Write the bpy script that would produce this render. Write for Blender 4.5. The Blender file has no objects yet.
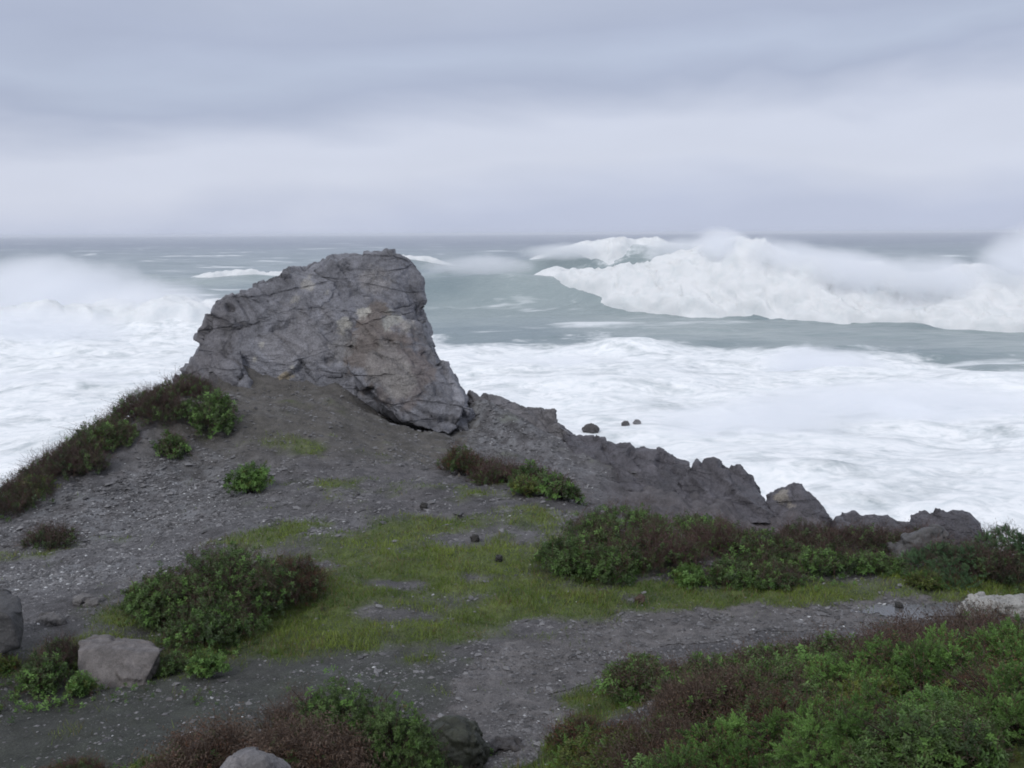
import bpy, math, random
import numpy as np
from mathutils import Vector

random.seed(7)
RNG = np.random.default_rng(11)
scene = bpy.context.scene
COL = scene.collection

# ------------------------------------------------------------------ camera
F_PX, PITCH, ROLL, CAM_Z = 1005.0, math.radians(8.52), math.radians(0.3), 16.0
cam_d = bpy.data.cameras.new('camera')
cam = bpy.data.objects.new('camera', cam_d)
COL.objects.link(cam)
cam_d.sensor_width = 36.0
cam_d.lens = 36.0 * F_PX / 1024.0
cam_d.clip_start, cam_d.clip_end = 0.1, 60000.0
cam.location = (0, 0, CAM_Z)
from mathutils import Matrix
cam.rotation_euler = (Matrix.Rotation(math.pi / 2 - PITCH, 3, 'X') @ Matrix.Rotation(-ROLL, 3, 'Z')).to_euler()
scene.camera = cam
RM = np.array(cam.rotation_euler.to_matrix())


def W(px, py, Y):
    """World point seen at pixel (px, py) at forward distance Y."""
    d = RM @ np.array([(px - 512) / F_PX, (384 - py) / F_PX, -1.0])
    return np.array([d[0], d[1], d[2]]) * (Y / d[1]) + np.array([0, 0, CAM_Z])


# ------------------------------------------------------------------ numpy noise
_P = np.random.default_rng(3).permutation(256).astype(np.int64)
_P = np.concatenate([_P, _P, _P])
_G = np.random.default_rng(5).normal(size=(256, 3))
_G /= np.linalg.norm(_G, axis=1)[:, None]


def perlin(p):
    p = np.asarray(p, float)
    i = np.floor(p).astype(np.int64)
    f = p - i
    u = f * f * f * (f * (f * 6 - 15) + 10)
    i &= 255
    out = 0
    for dx in (0, 1):
        wx = u[:, 0] if dx else 1 - u[:, 0]
        for dy in (0, 1):
            wy = u[:, 1] if dy else 1 - u[:, 1]
            for dz in (0, 1):
                wz = u[:, 2] if dz else 1 - u[:, 2]
                h = _P[_P[_P[i[:, 0] + dx] + ((i[:, 1] + dy) & 255)] + ((i[:, 2] + dz) & 255)]
                g = _G[h]
                out = out + wx * wy * wz * (g[:, 0] * (f[:, 0] - dx) + g[:, 1] * (f[:, 1] - dy) + g[:, 2] * (f[:, 2] - dz))
    return out * 1.5


def fbm(p, octv=4, gain=0.5, lac=2.03):
    s, a = 0, 1.0
    p = np.asarray(p, float)
    for k in range(octv):
        s = s + a * perlin(p + 17.3 * k)
        p = p * lac
        a *= gain
    return s


def ridged(p, octv=4, gain=0.5):
    s, a = 0, 1.0
    p = np.asarray(p, float)
    for k in range(octv):
        s = s + a * (1 - np.abs(perlin(p + 9.1 * k)) * 2)
        p = p * 2.1
        a *= gain
    return s


def xyz(x, y, z=0.0):
    x = np.asarray(x, float)
    return np.stack([x, np.asarray(y, float) + 0 * x, np.asarray(z, float) + 0 * x], 1)


def smooth(e0, e1, x):
    t = np.clip((x - e0) / (e1 - e0), 0, 1)
    return t * t * (3 - 2 * t)


def voro(p, seed=0, jitter=0.9):
    """cell id hash, F1, F2, offset vector to the nearest cell point."""
    i0 = np.floor(p).astype(np.int64)
    n = len(p)
    f1 = np.full(n, 9.0); f2 = np.full(n, 9.0)
    idb = np.zeros(n, np.int64); off = np.zeros((n, 3))
    for dx in (-1, 0, 1):
        for dy in (-1, 0, 1):
            for dz in (-1, 0, 1):
                c = i0 + np.array([dx, dy, dz])
                h = _P[_P[_P[(c[:, 0] + seed) & 255] + (c[:, 1] & 255)] + (c[:, 2] & 255)]
                h2 = _P[h + 31]
                h3 = _P[h2 + 57]
                q = c + 0.5 + jitter * (np.stack([h, h2, h3], 1) / 255.0 - 0.5)
                d = p - q
                r = np.sqrt((d * d).sum(1))
                m = r < f1
                f2 = np.where(m, f1, np.minimum(f2, r))
                off[m] = d[m]
                idb[m] = h3[m]
                f1 = np.where(m, r, f1)
    return idb, f1, f2, off


# ------------------------------------------------------------------ mesh / object helpers
def mesh_np(name, V, F, cols=None, attrs=None, smooth_shade=True):
    V = np.ascontiguousarray(V, np.float32); F = np.ascontiguousarray(F, np.int32)
    k = F.shape[1]
    me = bpy.data.meshes.new(name)
    me.vertices.add(len(V)); me.vertices.foreach_set('co', V.ravel())
    me.loops.add(F.size); me.loops.foreach_set('vertex_index', F.ravel())
    me.polygons.add(len(F))
    me.polygons.foreach_set('loop_start', np.arange(0, F.size, k, dtype=np.int32))
    me.polygons.foreach_set('use_smooth', np.full(len(F), smooth_shade, bool))
    me.update(calc_edges=True)
    if cols is not None:
        a = me.color_attributes.new('tint', 'FLOAT_COLOR', 'POINT')
        c = np.ones((len(V), 4), np.float32); c[:, :3] = cols
        a.data.foreach_set('color', c.ravel())
    for nm, v in (attrs or {}).items():
        a = me.attributes.new(nm, 'FLOAT', 'POINT')
        a.data.foreach_set('value', np.ascontiguousarray(v, np.float32))
    return me


def link(name, me, mat, parent=None, loc=None):
    o = bpy.data.objects.new(name, me)
    COL.objects.link(o)
    if mat: me.materials.append(mat)
    if parent: o.parent = parent
    if loc is not None: o.location = loc
    return o


def tag(o, label=None, cat=None, group=None, kind=None):
    if label: o['label'] = label
    if cat: o['category'] = cat
    if group: o['group'] = group
    if kind: o['kind'] = kind
    return o


def empty(name, loc):
    o = bpy.data.objects.new(name, None)
    o.empty_display_size = 0.2
    COL.objects.link(o); o.location = loc
    return o


# ------------------------------------------------------------------ materials
def new_mat(name):
    m = bpy.data.materials.new(name); m.use_nodes = True
    nt = m.node_tree; nt.nodes.clear()
    out = nt.nodes.new('ShaderNodeOutputMaterial')
    return m, nt, out


def N(nt, typ, **kw):
    n = nt.nodes.new(typ)
    for k, v in kw.items():
        if k.startswith('i_'):
            key = k[2:]
            n.inputs[int(key) if key.isdigit() else key.replace('_', ' ')].default_value = v
        else: setattr(n, k, v)
    return n


def math_n(nt, op, a, b=None, c=None, clamp=False):
    n = nt.nodes.new('ShaderNodeMath'); n.operation = op; n.use_clamp = clamp
    for i, v in enumerate((a, b, c)):
        if v is None: continue
        if isinstance(v, (int, float)): n.inputs[i].default_value = v
        else: nt.links.new(v, n.inputs[i])
    return n.outputs[0]


def mixc(nt, fac, a, b, mode='MIX'):
    n = nt.nodes.new('ShaderNodeMix'); n.data_type = 'RGBA'; n.blend_type = mode
    for s, v in ((n.inputs[0], fac), (n.inputs[6], a), (n.inputs[7], b)):
        if isinstance(v, (int, float)): s.default_value = v
        elif isinstance(v, tuple): s.default_value = (*v, 1.0)
        else: nt.links.new(v, s)
    return n.outputs[2]


def ramp(nt, fac, stops, interp='LINEAR'):
    n = nt.nodes.new('ShaderNodeValToRGB'); n.color_ramp.interpolation = interp
    els = n.color_ramp.elements
    while len(els) < len(stops): els.new(0.5)
    for e, (p, c) in zip(els, stops):
        e.position = p; e.color = (*c, 1.0) if isinstance(c, tuple) else (c, c, c, 1.0)
    if fac is not None: nt.links.new(fac, n.inputs[0])
    return n


def noise_n(nt, vec, scale, detail=4.0, rough=0.55, dist=0.0):
    n = N(nt, 'ShaderNodeTexNoise')
    n.inputs['Scale'].default_value = scale; n.inputs['Detail'].default_value = detail
    n.inputs['Roughness'].default_value = rough; n.inputs['Distortion'].default_value = dist
    if vec is not None: nt.links.new(vec, n.inputs['Vector'])
    return n


def mat_tinted(name, rough=0.75, spec=0.3, n_scale=6.0, n_amt=0.35, bump=0.4, bump_scale=25.0, bump_d=0.03, fine=90.0, translucent=0.0):
    """Vertex tint (the thing's own colour) broken up by procedural noise."""
    m, nt, out = new_mat(name)
    at = N(nt, 'ShaderNodeAttribute', attribute_name='tint')
    geo = N(nt, 'ShaderNodeNewGeometry')
    n1 = noise_n(nt, geo.outputs['Position'], n_scale, 6, 0.65)
    n2 = noise_n(nt, geo.outputs['Position'], fine, 3, 0.6)
    s = math_n(nt, 'ADD', math_n(nt, 'MULTIPLY', n1.outputs[0], 0.45), math_n(nt, 'MULTIPLY', n2.outputs[0], 0.55))
    r = ramp(nt, s, [(0.36, 1 - n_amt), (0.64, 1 + n_amt)])
    # ramps clamp at one, so scale by 2 afterwards
    r.color_ramp.elements[0].color = ((1 - n_amt) / 2,) * 3 + (1,)
    r.color_ramp.elements[1].color = ((1 + n_amt) / 2,) * 3 + (1,)
    c = mixc(nt, 1.0, at.outputs['Color'], r.outputs[0], 'MULTIPLY')
    v = N(nt, 'ShaderNodeVectorMath', operation='SCALE'); nt.links.new(c, v.inputs[0]); v.inputs['Scale'].default_value = 2.0
    p = N(nt, 'ShaderNodeBsdfPrincipled')
    nt.links.new(v.outputs[0], p.inputs['Base Color'])
    p.inputs['Roughness'].default_value = rough; p.inputs['Specular IOR Level'].default_value = spec
    if bump:
        n3 = noise_n(nt, geo.outputs['Position'], bump_scale, 8, 0.68)
        b = N(nt, 'ShaderNodeBump'); b.inputs['Strength'].default_value = bump; b.inputs['Distance'].default_value = bump_d
        nt.links.new(n3.outputs[0], b.inputs['Height']); nt.links.new(b.outputs[0], p.inputs['Normal'])
    sh = p.outputs[0]
    if translucent:
        t = N(nt, 'ShaderNodeBsdfTranslucent'); nt.links.new(v.outputs[0], t.inputs[0])
        mx = N(nt, 'ShaderNodeMixShader'); mx.inputs[0].default_value = translucent
        nt.links.new(sh, mx.inputs[1]); nt.links.new(t.outputs[0], mx.inputs[2]); sh = mx.outputs[0]
    nt.links.new(sh, out.inputs['Surface'])
    return m


M_GROUND = mat_tinted('ground_gravel', 0.7, 0.35, 3.0, 0.58, 0.9, 14.0, 0.05, 45.0)
M_PATH = mat_tinted('path_gravel', 0.55, 0.45, 2.5, 0.62, 1.0, 34.0, 0.04, 70.0)
M_STONE = mat_tinted('stone', 0.55, 0.4, 7.0, 0.4, 0.7, 12.0, 0.04, 60.0)
M_ROCK = mat_tinted('crag_rock', 0.46, 0.5, 2.2, 0.5, 0.9, 5.0, 0.10, 22.0)
def add_fractures(m, scale, rot, amt=.55):
    """dark open joints across a rock face, added to its colour and its bump."""
    nt = m.node_tree
    p = next(n for n in nt.nodes if n.type == 'BSDF_PRINCIPLED')
    geo = next(n for n in nt.nodes if n.type == 'NEW_GEOMETRY')
    mp = N(nt, 'ShaderNodeMapping'); nt.links.new(geo.outputs['Position'], mp.inputs[0])
    mp.inputs['Rotation'].default_value = rot; mp.inputs['Scale'].default_value = (.55, .8, 1.9)
    wn = noise_n(nt, mp.outputs[0], 1.3, 4, .6)
    ad = N(nt, 'ShaderNodeVectorMath', operation='MULTIPLY_ADD'); nt.links.new(wn.outputs[1], ad.inputs[0]); ad.inputs[1].default_value = (.5, .5, .5); nt.links.new(mp.outputs[0], ad.inputs[2])
    vs = []
    for sc in (scale, scale * 2.6):
        v = N(nt, 'ShaderNodeTexVoronoi'); v.feature = 'DISTANCE_TO_EDGE'; v.inputs['Scale'].default_value = sc
        nt.links.new(ad.outputs[0], v.inputs['Vector']); vs.append(ramp(nt, v.outputs['Distance'], [(0.0, 0.0), (.05, 1.0)]).outputs[0])
    br = ramp(nt, noise_n(nt, geo.outputs['Position'], .7, 3).outputs[0], [(.36, 1.0), (.56, 0.0)]).outputs[0]
    k1 = math_n(nt, 'MAXIMUM', vs[0], math_n(nt, 'MULTIPLY', br, .8)); k2 = math_n(nt, 'MAXIMUM', vs[1], math_n(nt, 'SUBTRACT', 1.0, math_n(nt, 'MULTIPLY', br, .6)))
    k = math_n(nt, 'MULTIPLY', k1, k2)
    old = p.inputs['Base Color'].links[0].from_socket
    dark = mixc(nt, 1.0, old, (1 - amt, 1 - amt, 1 - amt), 'MULTIPLY')
    nt.links.new(mixc(nt, k, dark, old), p.inputs['Base Color'])
    b2 = N(nt, 'ShaderNodeBump'); b2.inputs['Strength'].default_value = .8; b2.inputs['Distance'].default_value = .06
    nt.links.new(k, b2.inputs['Height']); nt.links.new(p.inputs['Normal'].links[0].from_socket, b2.inputs['Normal']); nt.links.new(b2.outputs[0], p.inputs['Normal'])


add_fractures(M_ROCK, .75, (.15, -.6, .2), .20)
M_LEAF = mat_tinted('leaf', 0.5, 0.4, 4.0, 0.25, 0.0, translucent=0.25)
M_TWIG = mat_tinted('twig', 0.85, 0.15, 8.0, 0.3, 0.0)
M_PEBBLE = mat_tinted('pebble', 0.55, 0.4, 9.0, 0.25, 0.0)


# ------------------------------------------------------------------ terrain
CP = []
def cp(px, py, Y): CP.append(W(px, py, Y))
def cw(x, y, z): CP.append(np.array([x, y, z], float))
# terrace of grass and gravel (about 5.4 m under the eye)
for a in [(330, 520, 18.6), (330, 560, 16.2), (330, 600, 14.4), (450, 560, 16.2), (450, 600, 14.5), (480, 640, 13), (480, 680, 11.7),
          (500, 720, 10.5), (510, 766, 9.2), (560, 540, 17.4), (600, 600, 14.5), (700, 590, 15), (800, 590, 15), (900, 590, 15), (1010, 600, 14.6),
          (700, 640, 13), (900, 620, 13.8), (560, 660, 12.3), (640, 545, 17.6), (740, 545, 18), (840, 552, 17.6), (930, 556, 17.4), (1020, 560, 17.2),
          (400, 640, 13), (300, 650, 12.7), (220, 680, 11.7), (300, 690, 11.2), (230, 620, 13.9), (200, 570, 16)]: cp(*a)
# the gravel shoulder climbing to the outcrop
for a in [(330, 480, 21.5), (330, 440, 25), (330, 402, 29), (345, 376, 31.3), (240, 388, 30.4), (200, 402, 29.6), (178, 398, 30),
          (440, 438, 28), (400, 424, 28.6), (462, 446, 28.6), (440, 440, 30), (400, 428, 31), (420, 480, 22), (480, 482, 22), (560, 502, 20.3), (430, 520, 18.8), (250, 500, 20.5), (250, 450, 24.3),
          (300, 380, 31.4), (395, 447, 26.5), (340, 385, 34.5), (430, 430, 33), (250, 395, 34), (200, 400, 33)]: cp(*a)
# left flank with the cliff edge
for a in [(0, 502, 22), (60, 463, 24), (130, 424, 27), (60, 560, 18), (0, 560, 18.2), (130, 500, 21.5), (200, 470, 23.5), (100, 600, 14.8), (0, 610, 14.6),
          (0, 700, 11), (130, 690, 11.3), (-120, 560, 19), (-120, 640, 14)]: cp(*a)
for a in [(-15.5, 24, 3), (-14, 28, 2), (-12.5, 32, 1), (-10.5, 36, -1), (-20, 22, 2), (-24, 18, 3), (-27, 12, 5), (-22, 27, -3), (-6, 41, -2), (-14, 38, -4),
          (-19, 14, 9.0), (-18, 6, 10.5)]: cw(*a)
# gully and the lower scree ridge on the right
for a in [(476, 400, 31), (520, 416, 31), (600, 456, 30), (680, 492, 29), (740, 515, 28), (800, 540, 27), (880, 560, 26), (960, 570, 25.5),
          (500, 450, 28.5), (525, 460, 28), (560, 486, 26), (600, 520, 24.5), (640, 538, 23.5), (700, 560, 23), (660, 520, 26)]: cp(*a)
for a in [(6.5, 21, 9.3), (9, 21.5, 8.6), (11.5, 21.5, 8.0), (15, 21.5, 7.4), (1.5, 37, 3), (5, 37, 1), (9, 36, -1), (13, 34, -2), (17, 30, -2), (-2, 42, -3),
          (3, 41, -3), (10, 42, -4), (20, 33, -5), (24, 27, -3), (18, 22, 6), (24, 19, 5), (-24, 40, -6), (24, 42, -6), (0, 47, -6), (29, 33, -6), (-29, 33, -6)]: cw(*a)
# near banks: where the viewer stands
for a in [(690, 730, 7.9), (1000, 672, 9), (860, 690, 8.2), (900, 760, 5.2)]: cp(*a)
for a in [(0, -1, 14.4), (0, 1.5, 14.2), (3, 2, 14.0), (-3, 2, 13.8), (0, 4.5, 12.9), (0.2, 7.3, 11.4), (-2, 5.5, 12.4), (-1.7, 7, 11.9), (-4, 7.5, 11.2), (-6, 5, 11.6),
          (2.3, 4.5, 13.3), (1.6, 6.4, 12.2), (5, 6, 13.0), (8, 8, 12.4), (9, 4, 13.8), (12, 12, 11.2), (14, 7, 12.5), (20, 12, 10.5), (25, 6, 12), (-10, 4, 11.5),
          (-12, -3, 12.5), (12, -3, 14.5), (25, -4, 13.5), (-25, -4, 10)]: cw(*a)
CP = np.array(CP)


def _tps_k(a, b):
    r2 = ((a[:, None, :] - b[None, :, :]) ** 2).sum(2)
    return 0.5 * r2 * np.log(r2 + 1e-9)


_n = len(CP)
_A = np.zeros((_n + 3, _n + 3))
_A[:_n, :_n] = _tps_k(CP[:, :2], CP[:, :2]) + np.eye(_n) * 0.4
_A[:_n, _n] = 1; _A[:_n, _n + 1:] = CP[:, :2]
_A[_n, :_n] = 1; _A[_n + 1:, :_n] = CP[:, :2].T
_w = np.linalg.solve(_A, np.concatenate([CP[:, 2], np.zeros(3)]))


def base_h(x, y):
    out = np.empty(len(x))
    for i in range(0, len(x), 40000):
        p = np.stack([x[i:i + 40000], y[i:i + 40000]], 1)
        out[i:i + 40000] = _tps_k(p, CP[:, :2]) @ _w[:_n] + _w[_n] + p @ _w[_n + 1:]
    return out


# surface masks -------------------------------------------------------------
def blob_mask(x, y, blobs, grow=1.0):
    s = np.zeros(len(x))
    for (px, py, Y, rx, ry, a) in blobs:
        c = W(px, py, Y)
        s = np.maximum(s, a * np.exp(-(((x - c[0]) / (rx * grow)) ** 2 + ((y - c[1]) / (ry * grow)) ** 2) ** 1.3))
    return s


GRASS = [(400, 575, 15.6, 2.3, 1.6, 1), (300, 590, 15, 1.8, 1.6, 1), (490, 570, 15.8, 1.8, 1.5, 1), (530, 610, 14.2, 1.3, 1.0, .95), (560, 575, 15.6, 1.5, 1.2, .9),
         (250, 640, 13.2, 1.5, .9, 1), (350, 630, 13.4, 1.1, .9, .85), (430, 635, 13.2, .8, .6, .7), (650, 595, 14.7, 1.6, .7, .95), (760, 592, 14.8, 1.8, .7, .9), (860, 590, 14.9, 1.8, .7, .9),
         (960, 586, 15.2, 1.6, .9, .9), (1040, 585, 15.2, 1.5, .9, .9), (345, 490, 20.8, .9, .8, .6), (430, 525, 18.3, 1.2, .7, .65), (300, 447, 24.5, .55, .5, .7), (310, 525, 18.3, .6, .5, .6),
         (520, 520, 18.8, .9, .7, .6), (490, 495, 20.6, .8, .8, .5), (150, 620, 14, .9, .7, .8), (200, 655, 12.7, .9, .5, .8), (60, 660, 12.3, .8, .5, .6), (600, 700, 10.6, .5, .9, .9), (570, 750, 9.2, .5, .9, .95),
         (480, 660, 12.4, .5, .3, .5), (40, 545, 18.8, 1.0, .8, .4), (100, 640, 13.1, .8, .5, .6), (520, 690, 11.3, .4, .25, .4), (450, 760, 9.2, .4, .4, .5),
         (440, 655, 12.5, .7, .35, .6), (590, 640, 13.0, .6, .3, .6), (380, 540, 17.4, 1.6, .7, .7), (250, 540, 17.6, .9, .6, .5)]
BARE = [(395, 585, 15.1, .55, .28, 1), (540, 625, 13.6, .5, .4, .8), (475, 575, 15.4, .35, .2, .6), (310, 565, 16, .5, .2, .6), (640, 590, 14.6, .3, .2, .6), (380, 615, 13.9, .5, .25, .6)]
PATHPTS = [W(495, 766, 9.3), W(505, 700, 11.1), W(565, 655, 12.5), W(660, 630, 13.4), W(800, 615, 14), W(930, 607, 14.3), W(1060, 612, 14.2)]
PATHW = [.42, .75, .75, .62, .55, .5, .45]


def path_dist(x, y):
    d = np.full(len(x), 99.0)
    for a, b, wa, wb in zip(PATHPTS[:-1], PATHPTS[1:], PATHW[:-1], PATHW[1:]):
        ab = (b - a)[:2]; t = np.clip(((x - a[0]) * ab[0] + (y - a[1]) * ab[1]) / (ab @ ab), 0, 1)
        w = wa + (wb - wa) * t
        dd = np.hypot(x - a[0] - ab[0] * t, y - a[1] - ab[1] * t) / w
        d = np.minimum(d, dd)
    return d


def path_mask(x, y):
    n = fbm(xyz(x, y) * 1.3, 4)
    return smooth(1.2, 0.75, path_dist(x, y) + 0.55 * n)


def grass_mask(x, y):
    n = fbm(xyz(x, y, 4.0) * 0.9, 5, 0.6)
    g = blob_mask(x, y, GRASS, 1.18) - 0.9 * blob_mask(x, y, BARE)
    bank = smooth(0.4, 1.6, x * 0.9 - 0.0 + (9.5 - y) * 0.55 - 0.4) * smooth(12.0, 10.6, y) * (x > -0.4)
    g = np.maximum(g, bank * 0.8)
    g = smooth(0.14, 0.78, g + 0.42 * n)
    return g * (1 - 0.92 * path_mask(x, y))


SCREE = [(120, 520, 20.2, 3.0, 1.7, 1), (40, 580, 16.8, 2.6, 1.3, 1), (180, 480, 22.5, 1.6, 1.6, .8), (300, 520, 18.5, 1.3, .8, .6), (250, 515, 19, .8, .6, .4), (500, 425, 30, 1.8, 2.2, .9),
         (560, 460, 27.5, 1.8, 1.6, .6), (550, 515, 19, 1.2, .6, .5), (360, 640, 12.8, .5, .3, .8), (340, 670, 11.9, .7, .3, .8), (250, 700, 10.9, .7, .25, .6)]


def scree_mask(x, y):
    return np.clip(blob_mask(x, y, SCREE) + 0.25 * fbm(xyz(x, y, 9.0) * 1.2, 4), 0, 1)


def edge_soft(x, y):
    """1 on the flat terrace, rougher away from it."""
    return smooth(16, 23, y)


def ground_h(x, y):
    h = base_h(x, y)
    p = xyz(x, y)
    rough = 0.35 + 0.65 * edge_soft(x, y)
    h = h + 0.16 * rough * fbm(p * 0.7, 3) + 0.07 * rough * fbm(p * 2.1 + 5, 3)
    steep = smooth(9.8, 7.0, h)
    h = h + steep * (0.9 * ridged(xyz(x, y, h * 0.3) * 0.35, 4) - 0.6)
    g = grass_mask(x, y)
    h = h + 0.05 * g * fbm(p * 3.0, 2) - 0.03 * path_mask(x, y) - 0.03 * (1 - g) * np.abs(fbm(p * 5, 2))
    pc_ = W(925, 607, 14.25)     # the hollow that holds the puddle
    wm = np.exp(-(((x - pc_[0]) / 1.25) ** 2 + ((y - pc_[1]) / .6) ** 2) ** 2)
    k = wm > .01
    if k.any(): h[k] = h[k] * (1 - wm[k]) + (base_h(x[k], y[k]) - .06) * wm[k]
    return h


GS = 0.08
GX = np.arange(-30, 30 + GS / 2, GS); GY = np.arange(-5, 47 + GS / 2, GS)
gx, gy = np.meshgrid(GX, GY)
GH = ground_h(gx.ravel(), gy.ravel()).reshape(gx.shape)


def H(x, y):
    """bilinear look-up of the finished ground sheet."""
    x = np.atleast_1d(np.asarray(x, float)); y = np.atleast_1d(np.asarray(y, float))
    fx = np.clip((x - GX[0]) / GS, 0, len(GX) - 1.001); fy = np.clip((y - GY[0]) / GS, 0, len(GY) - 1.001)
    i = fx.astype(int); j = fy.astype(int); u = fx - i; v = fy - j
    return GH[j, i] * (1 - u) * (1 - v) + GH[j, i + 1] * u * (1 - v) + GH[j + 1, i] * (1 - u) * v + GH[j + 1, i + 1] * u * v


def h1(x, y): return float(H(x, y)[0])


def grid_faces(ny, nx):
    a = (np.arange(ny - 1)[:, None] * nx + np.arange(nx - 1)[None, :]).ravel()
    return np.stack([a, a + 1, a + 1 + nx, a + nx], 1)


def lerp(a, b, t): return np.asarray(a) + (np.asarray(b) - np.asarray(a)) * t[:, None]


X, Y, Z = gx.ravel(), gy.ravel(), GH.ravel()
gm = grass_mask(X, Y); sm = scree_mask(X, Y)
n0 = 0.5 + 0.5 * np.clip(fbm(xyz(X, Y, 2.0) * 0.8, 5, 0.6), -1, 1)
n1 = 0.5 + 0.5 * np.clip(fbm(xyz(X, Y, 7.0) * 3.5, 4, 0.7), -1, 1)
c = lerp((0.030, 0.029, 0.031), (0.128, 0.122, 0.128), n0 * 0.6 + n1 * 0.4)
c = c + (np.array([0.085, 0.078, 0.062]) - c) * (smooth(22, 26, Y) * smooth(33, 30, Y) * (np.abs(X + 5) < 4) * 0.55)[:, None]
c = c + (np.array([0.185, 0.192, 0.205]) - c) * (sm * 0.75 * smooth(0.25, 0.7, n1))[:, None]
c = c + (lerp((0.036, 0.058, 0.013), (0.095, 0.120, 0.026), n1) - c) * (gm * 0.92)[:, None]
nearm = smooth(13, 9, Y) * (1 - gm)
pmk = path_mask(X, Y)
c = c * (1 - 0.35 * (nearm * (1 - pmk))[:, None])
moss = smooth(14.5, 11.5, Y) * smooth(-0.2, -1.2, X) * (0.35 + .65 * n0) * (1 - pmk)
c = c + (np.array([0.026, 0.034, 0.020]) - c) * (moss * .85)[:, None]
c = c + (lerp((0.056, 0.052, 0.052), (0.158, 0.148, 0.147), n1 * .6 + n0 * .4) - c) * smooth(.1, .6, pmk)[:, None]
st = smooth(9.6, 8.0, Z)
c = c + (lerp((0.055, 0.048, 0.055), (0.13, 0.12, 0.13), n1) - c) * (st * 0.8)[:, None]
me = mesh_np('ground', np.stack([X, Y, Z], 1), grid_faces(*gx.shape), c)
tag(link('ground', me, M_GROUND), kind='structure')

# path: a gravel sheet lying on the ground
ps = 0.03
pgx, pgy = np.meshgrid(np.arange(-1.5, 9.5, ps), np.arange(7.5, 16, ps))
px_, py_ = pgx.ravel(), pgy.ravel()
pm = path_mask(px_, py_) - 0.45 * np.clip(fbm(xyz(px_, py_, 3) * 4, 4, .6), -1, 1)
pf = grid_faces(*pgx.shape)
pf = pf[(pm[pf].min(1) > 0.45)]
used, inv = np.unique(pf, return_inverse=True)
pn = 0.5 + 0.5 * np.clip(fbm(xyz(px_, py_, 1) * 6, 4, 0.7), -1, 1)[used]
pn2 = 0.5 + 0.5 * np.clip(fbm(xyz(px_, py_, 5) * 1.1, 3), -1, 1)[used]
pc = lerp((0.056, 0.052, 0.052), (0.158, 0.148, 0.147), pn * 0.6 + pn2 * 0.4)
pz = H(px_[used], py_[used]) + 0.004 + 0.012 * pn * smooth(.55, .8, pm[used])
me = mesh_np('path', np.stack([px_[used], py_[used], pz], 1), inv.reshape(-1, 4), pc)
tag(link('path', me, M_PATH), kind='structure')


# ------------------------------------------------------------------ rocks
def hull_remesh(hulls, voxel, smooth_it=2):
    import bmesh
    bm = bmesh.new()
    for pts in hulls:
        vs = [bm.verts.new(p) for p in pts]
        r = bmesh.ops.convex_hull(bm, input=vs)
        dead = {g for g in r['geom_interior'] + r['geom_unused'] if isinstance(g, bmesh.types.BMVert)}
        bmesh.ops.delete(bm, geom=list(dead), context='VERTS')
    bmesh.ops.recalc_face_normals(bm, faces=bm.faces)
    me = bpy.data.meshes.new('tmp_rock'); bm.to_mesh(me); bm.free()
    o = bpy.data.objects.new('tmp_rock', me); COL.objects.link(o)
    m = o.modifiers.new('r', 'REMESH'); m.mode = 'VOXEL'; m.voxel_size = voxel
    if smooth_it:
        s = o.modifiers.new('s', 'SMOOTH'); s.iterations = smooth_it; s.factor = 0.5
    dg = bpy.context.evaluated_depsgraph_get(); ev = o.evaluated_get(dg)
    em = ev.to_mesh()
    V = np.empty(len(em.vertices) * 3, np.float32); em.vertices.foreach_get('co', V); V = V.reshape(-1, 3).astype(float)
    Nn = np.empty(len(em.vertices) * 3, np.float32); em.vertices.foreach_get('normal', Nn); Nn = Nn.reshape(-1, 3).astype(float)
    polys = [tuple(p.vertices) for p in em.polygons]
    ev.to_mesh_clear()
    bpy.data.objects.remove(o); bpy.data.meshes.remove(me)
    F = np.array([p if len(p) == 4 else (p[0], p[1], p[2], p[2]) for p in polys], np.int32)
    return V, Nn, F


def rough_rock(V, Nn, size, seed, facet=0.35, crack=0.12, rough=0.08, axis=None, strata=None):
    """blocky facets, cracks along the cell borders and fractal roughness, all as displacement."""
    s = size
    q = V / s
    if axis is not None:       # squash the cells across the bedding so cracks run along it
        a = np.asarray(axis, float); a /= np.linalg.norm(a)
        q = q + np.outer(q @ a, a) * 1.3
    wq = q + 0.25 * np.stack([fbm(q * 1.2 + k * 31.7 + seed, 2) for k in range(3)], 1)
    idb, f1, f2, off = voro(wq, seed)
    rd = _G[idb]
    d = facet * s * 0.5 * (off * rd).sum(1) * 2
    cr = np.exp(-((f2 - f1) / 0.06) ** 2) * smooth(-0.25, 0.3, fbm(q * 0.7 + seed, 2))
    d -= crack * s * cr
    idb2, g1, g2, off2 = voro(wq * 2.7 + 3.1, seed + 5)
    d += facet * s * 0.14 * (off2 * _G[idb2]).sum(1) * 2
    cr2 = np.exp(-((g2 - g1) / 0.08) ** 2) * smooth(-0.1, 0.35, fbm(q * 1.4 + seed + 9, 2))
    d -= 0.35 * crack * s * cr2
    d += rough * s * (fbm(q * 2.2 + seed, 5, 0.55))
    if axis is not None and strata:
        aa = np.asarray(axis, float); aa /= np.linalg.norm(aa)
        tt = (V @ aa) / strata[0] + 1.1 * fbm(V * .45 + seed, 3) + .25 * fbm(V * 1.6 + seed, 2)
        ff = tt - np.floor(tt)
        d += strata[1] * (np.minimum(ff / .8, (1 - ff) / .2) - .5) * (.4 + .6 * smooth(-.3, .3, fbm(V * .5 + seed + 77, 2)))
    return V + Nn * d[:, None], np.clip(cr + 0.5 * cr2, 0, 1), idb


def weld_tri(F):
    return F


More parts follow.
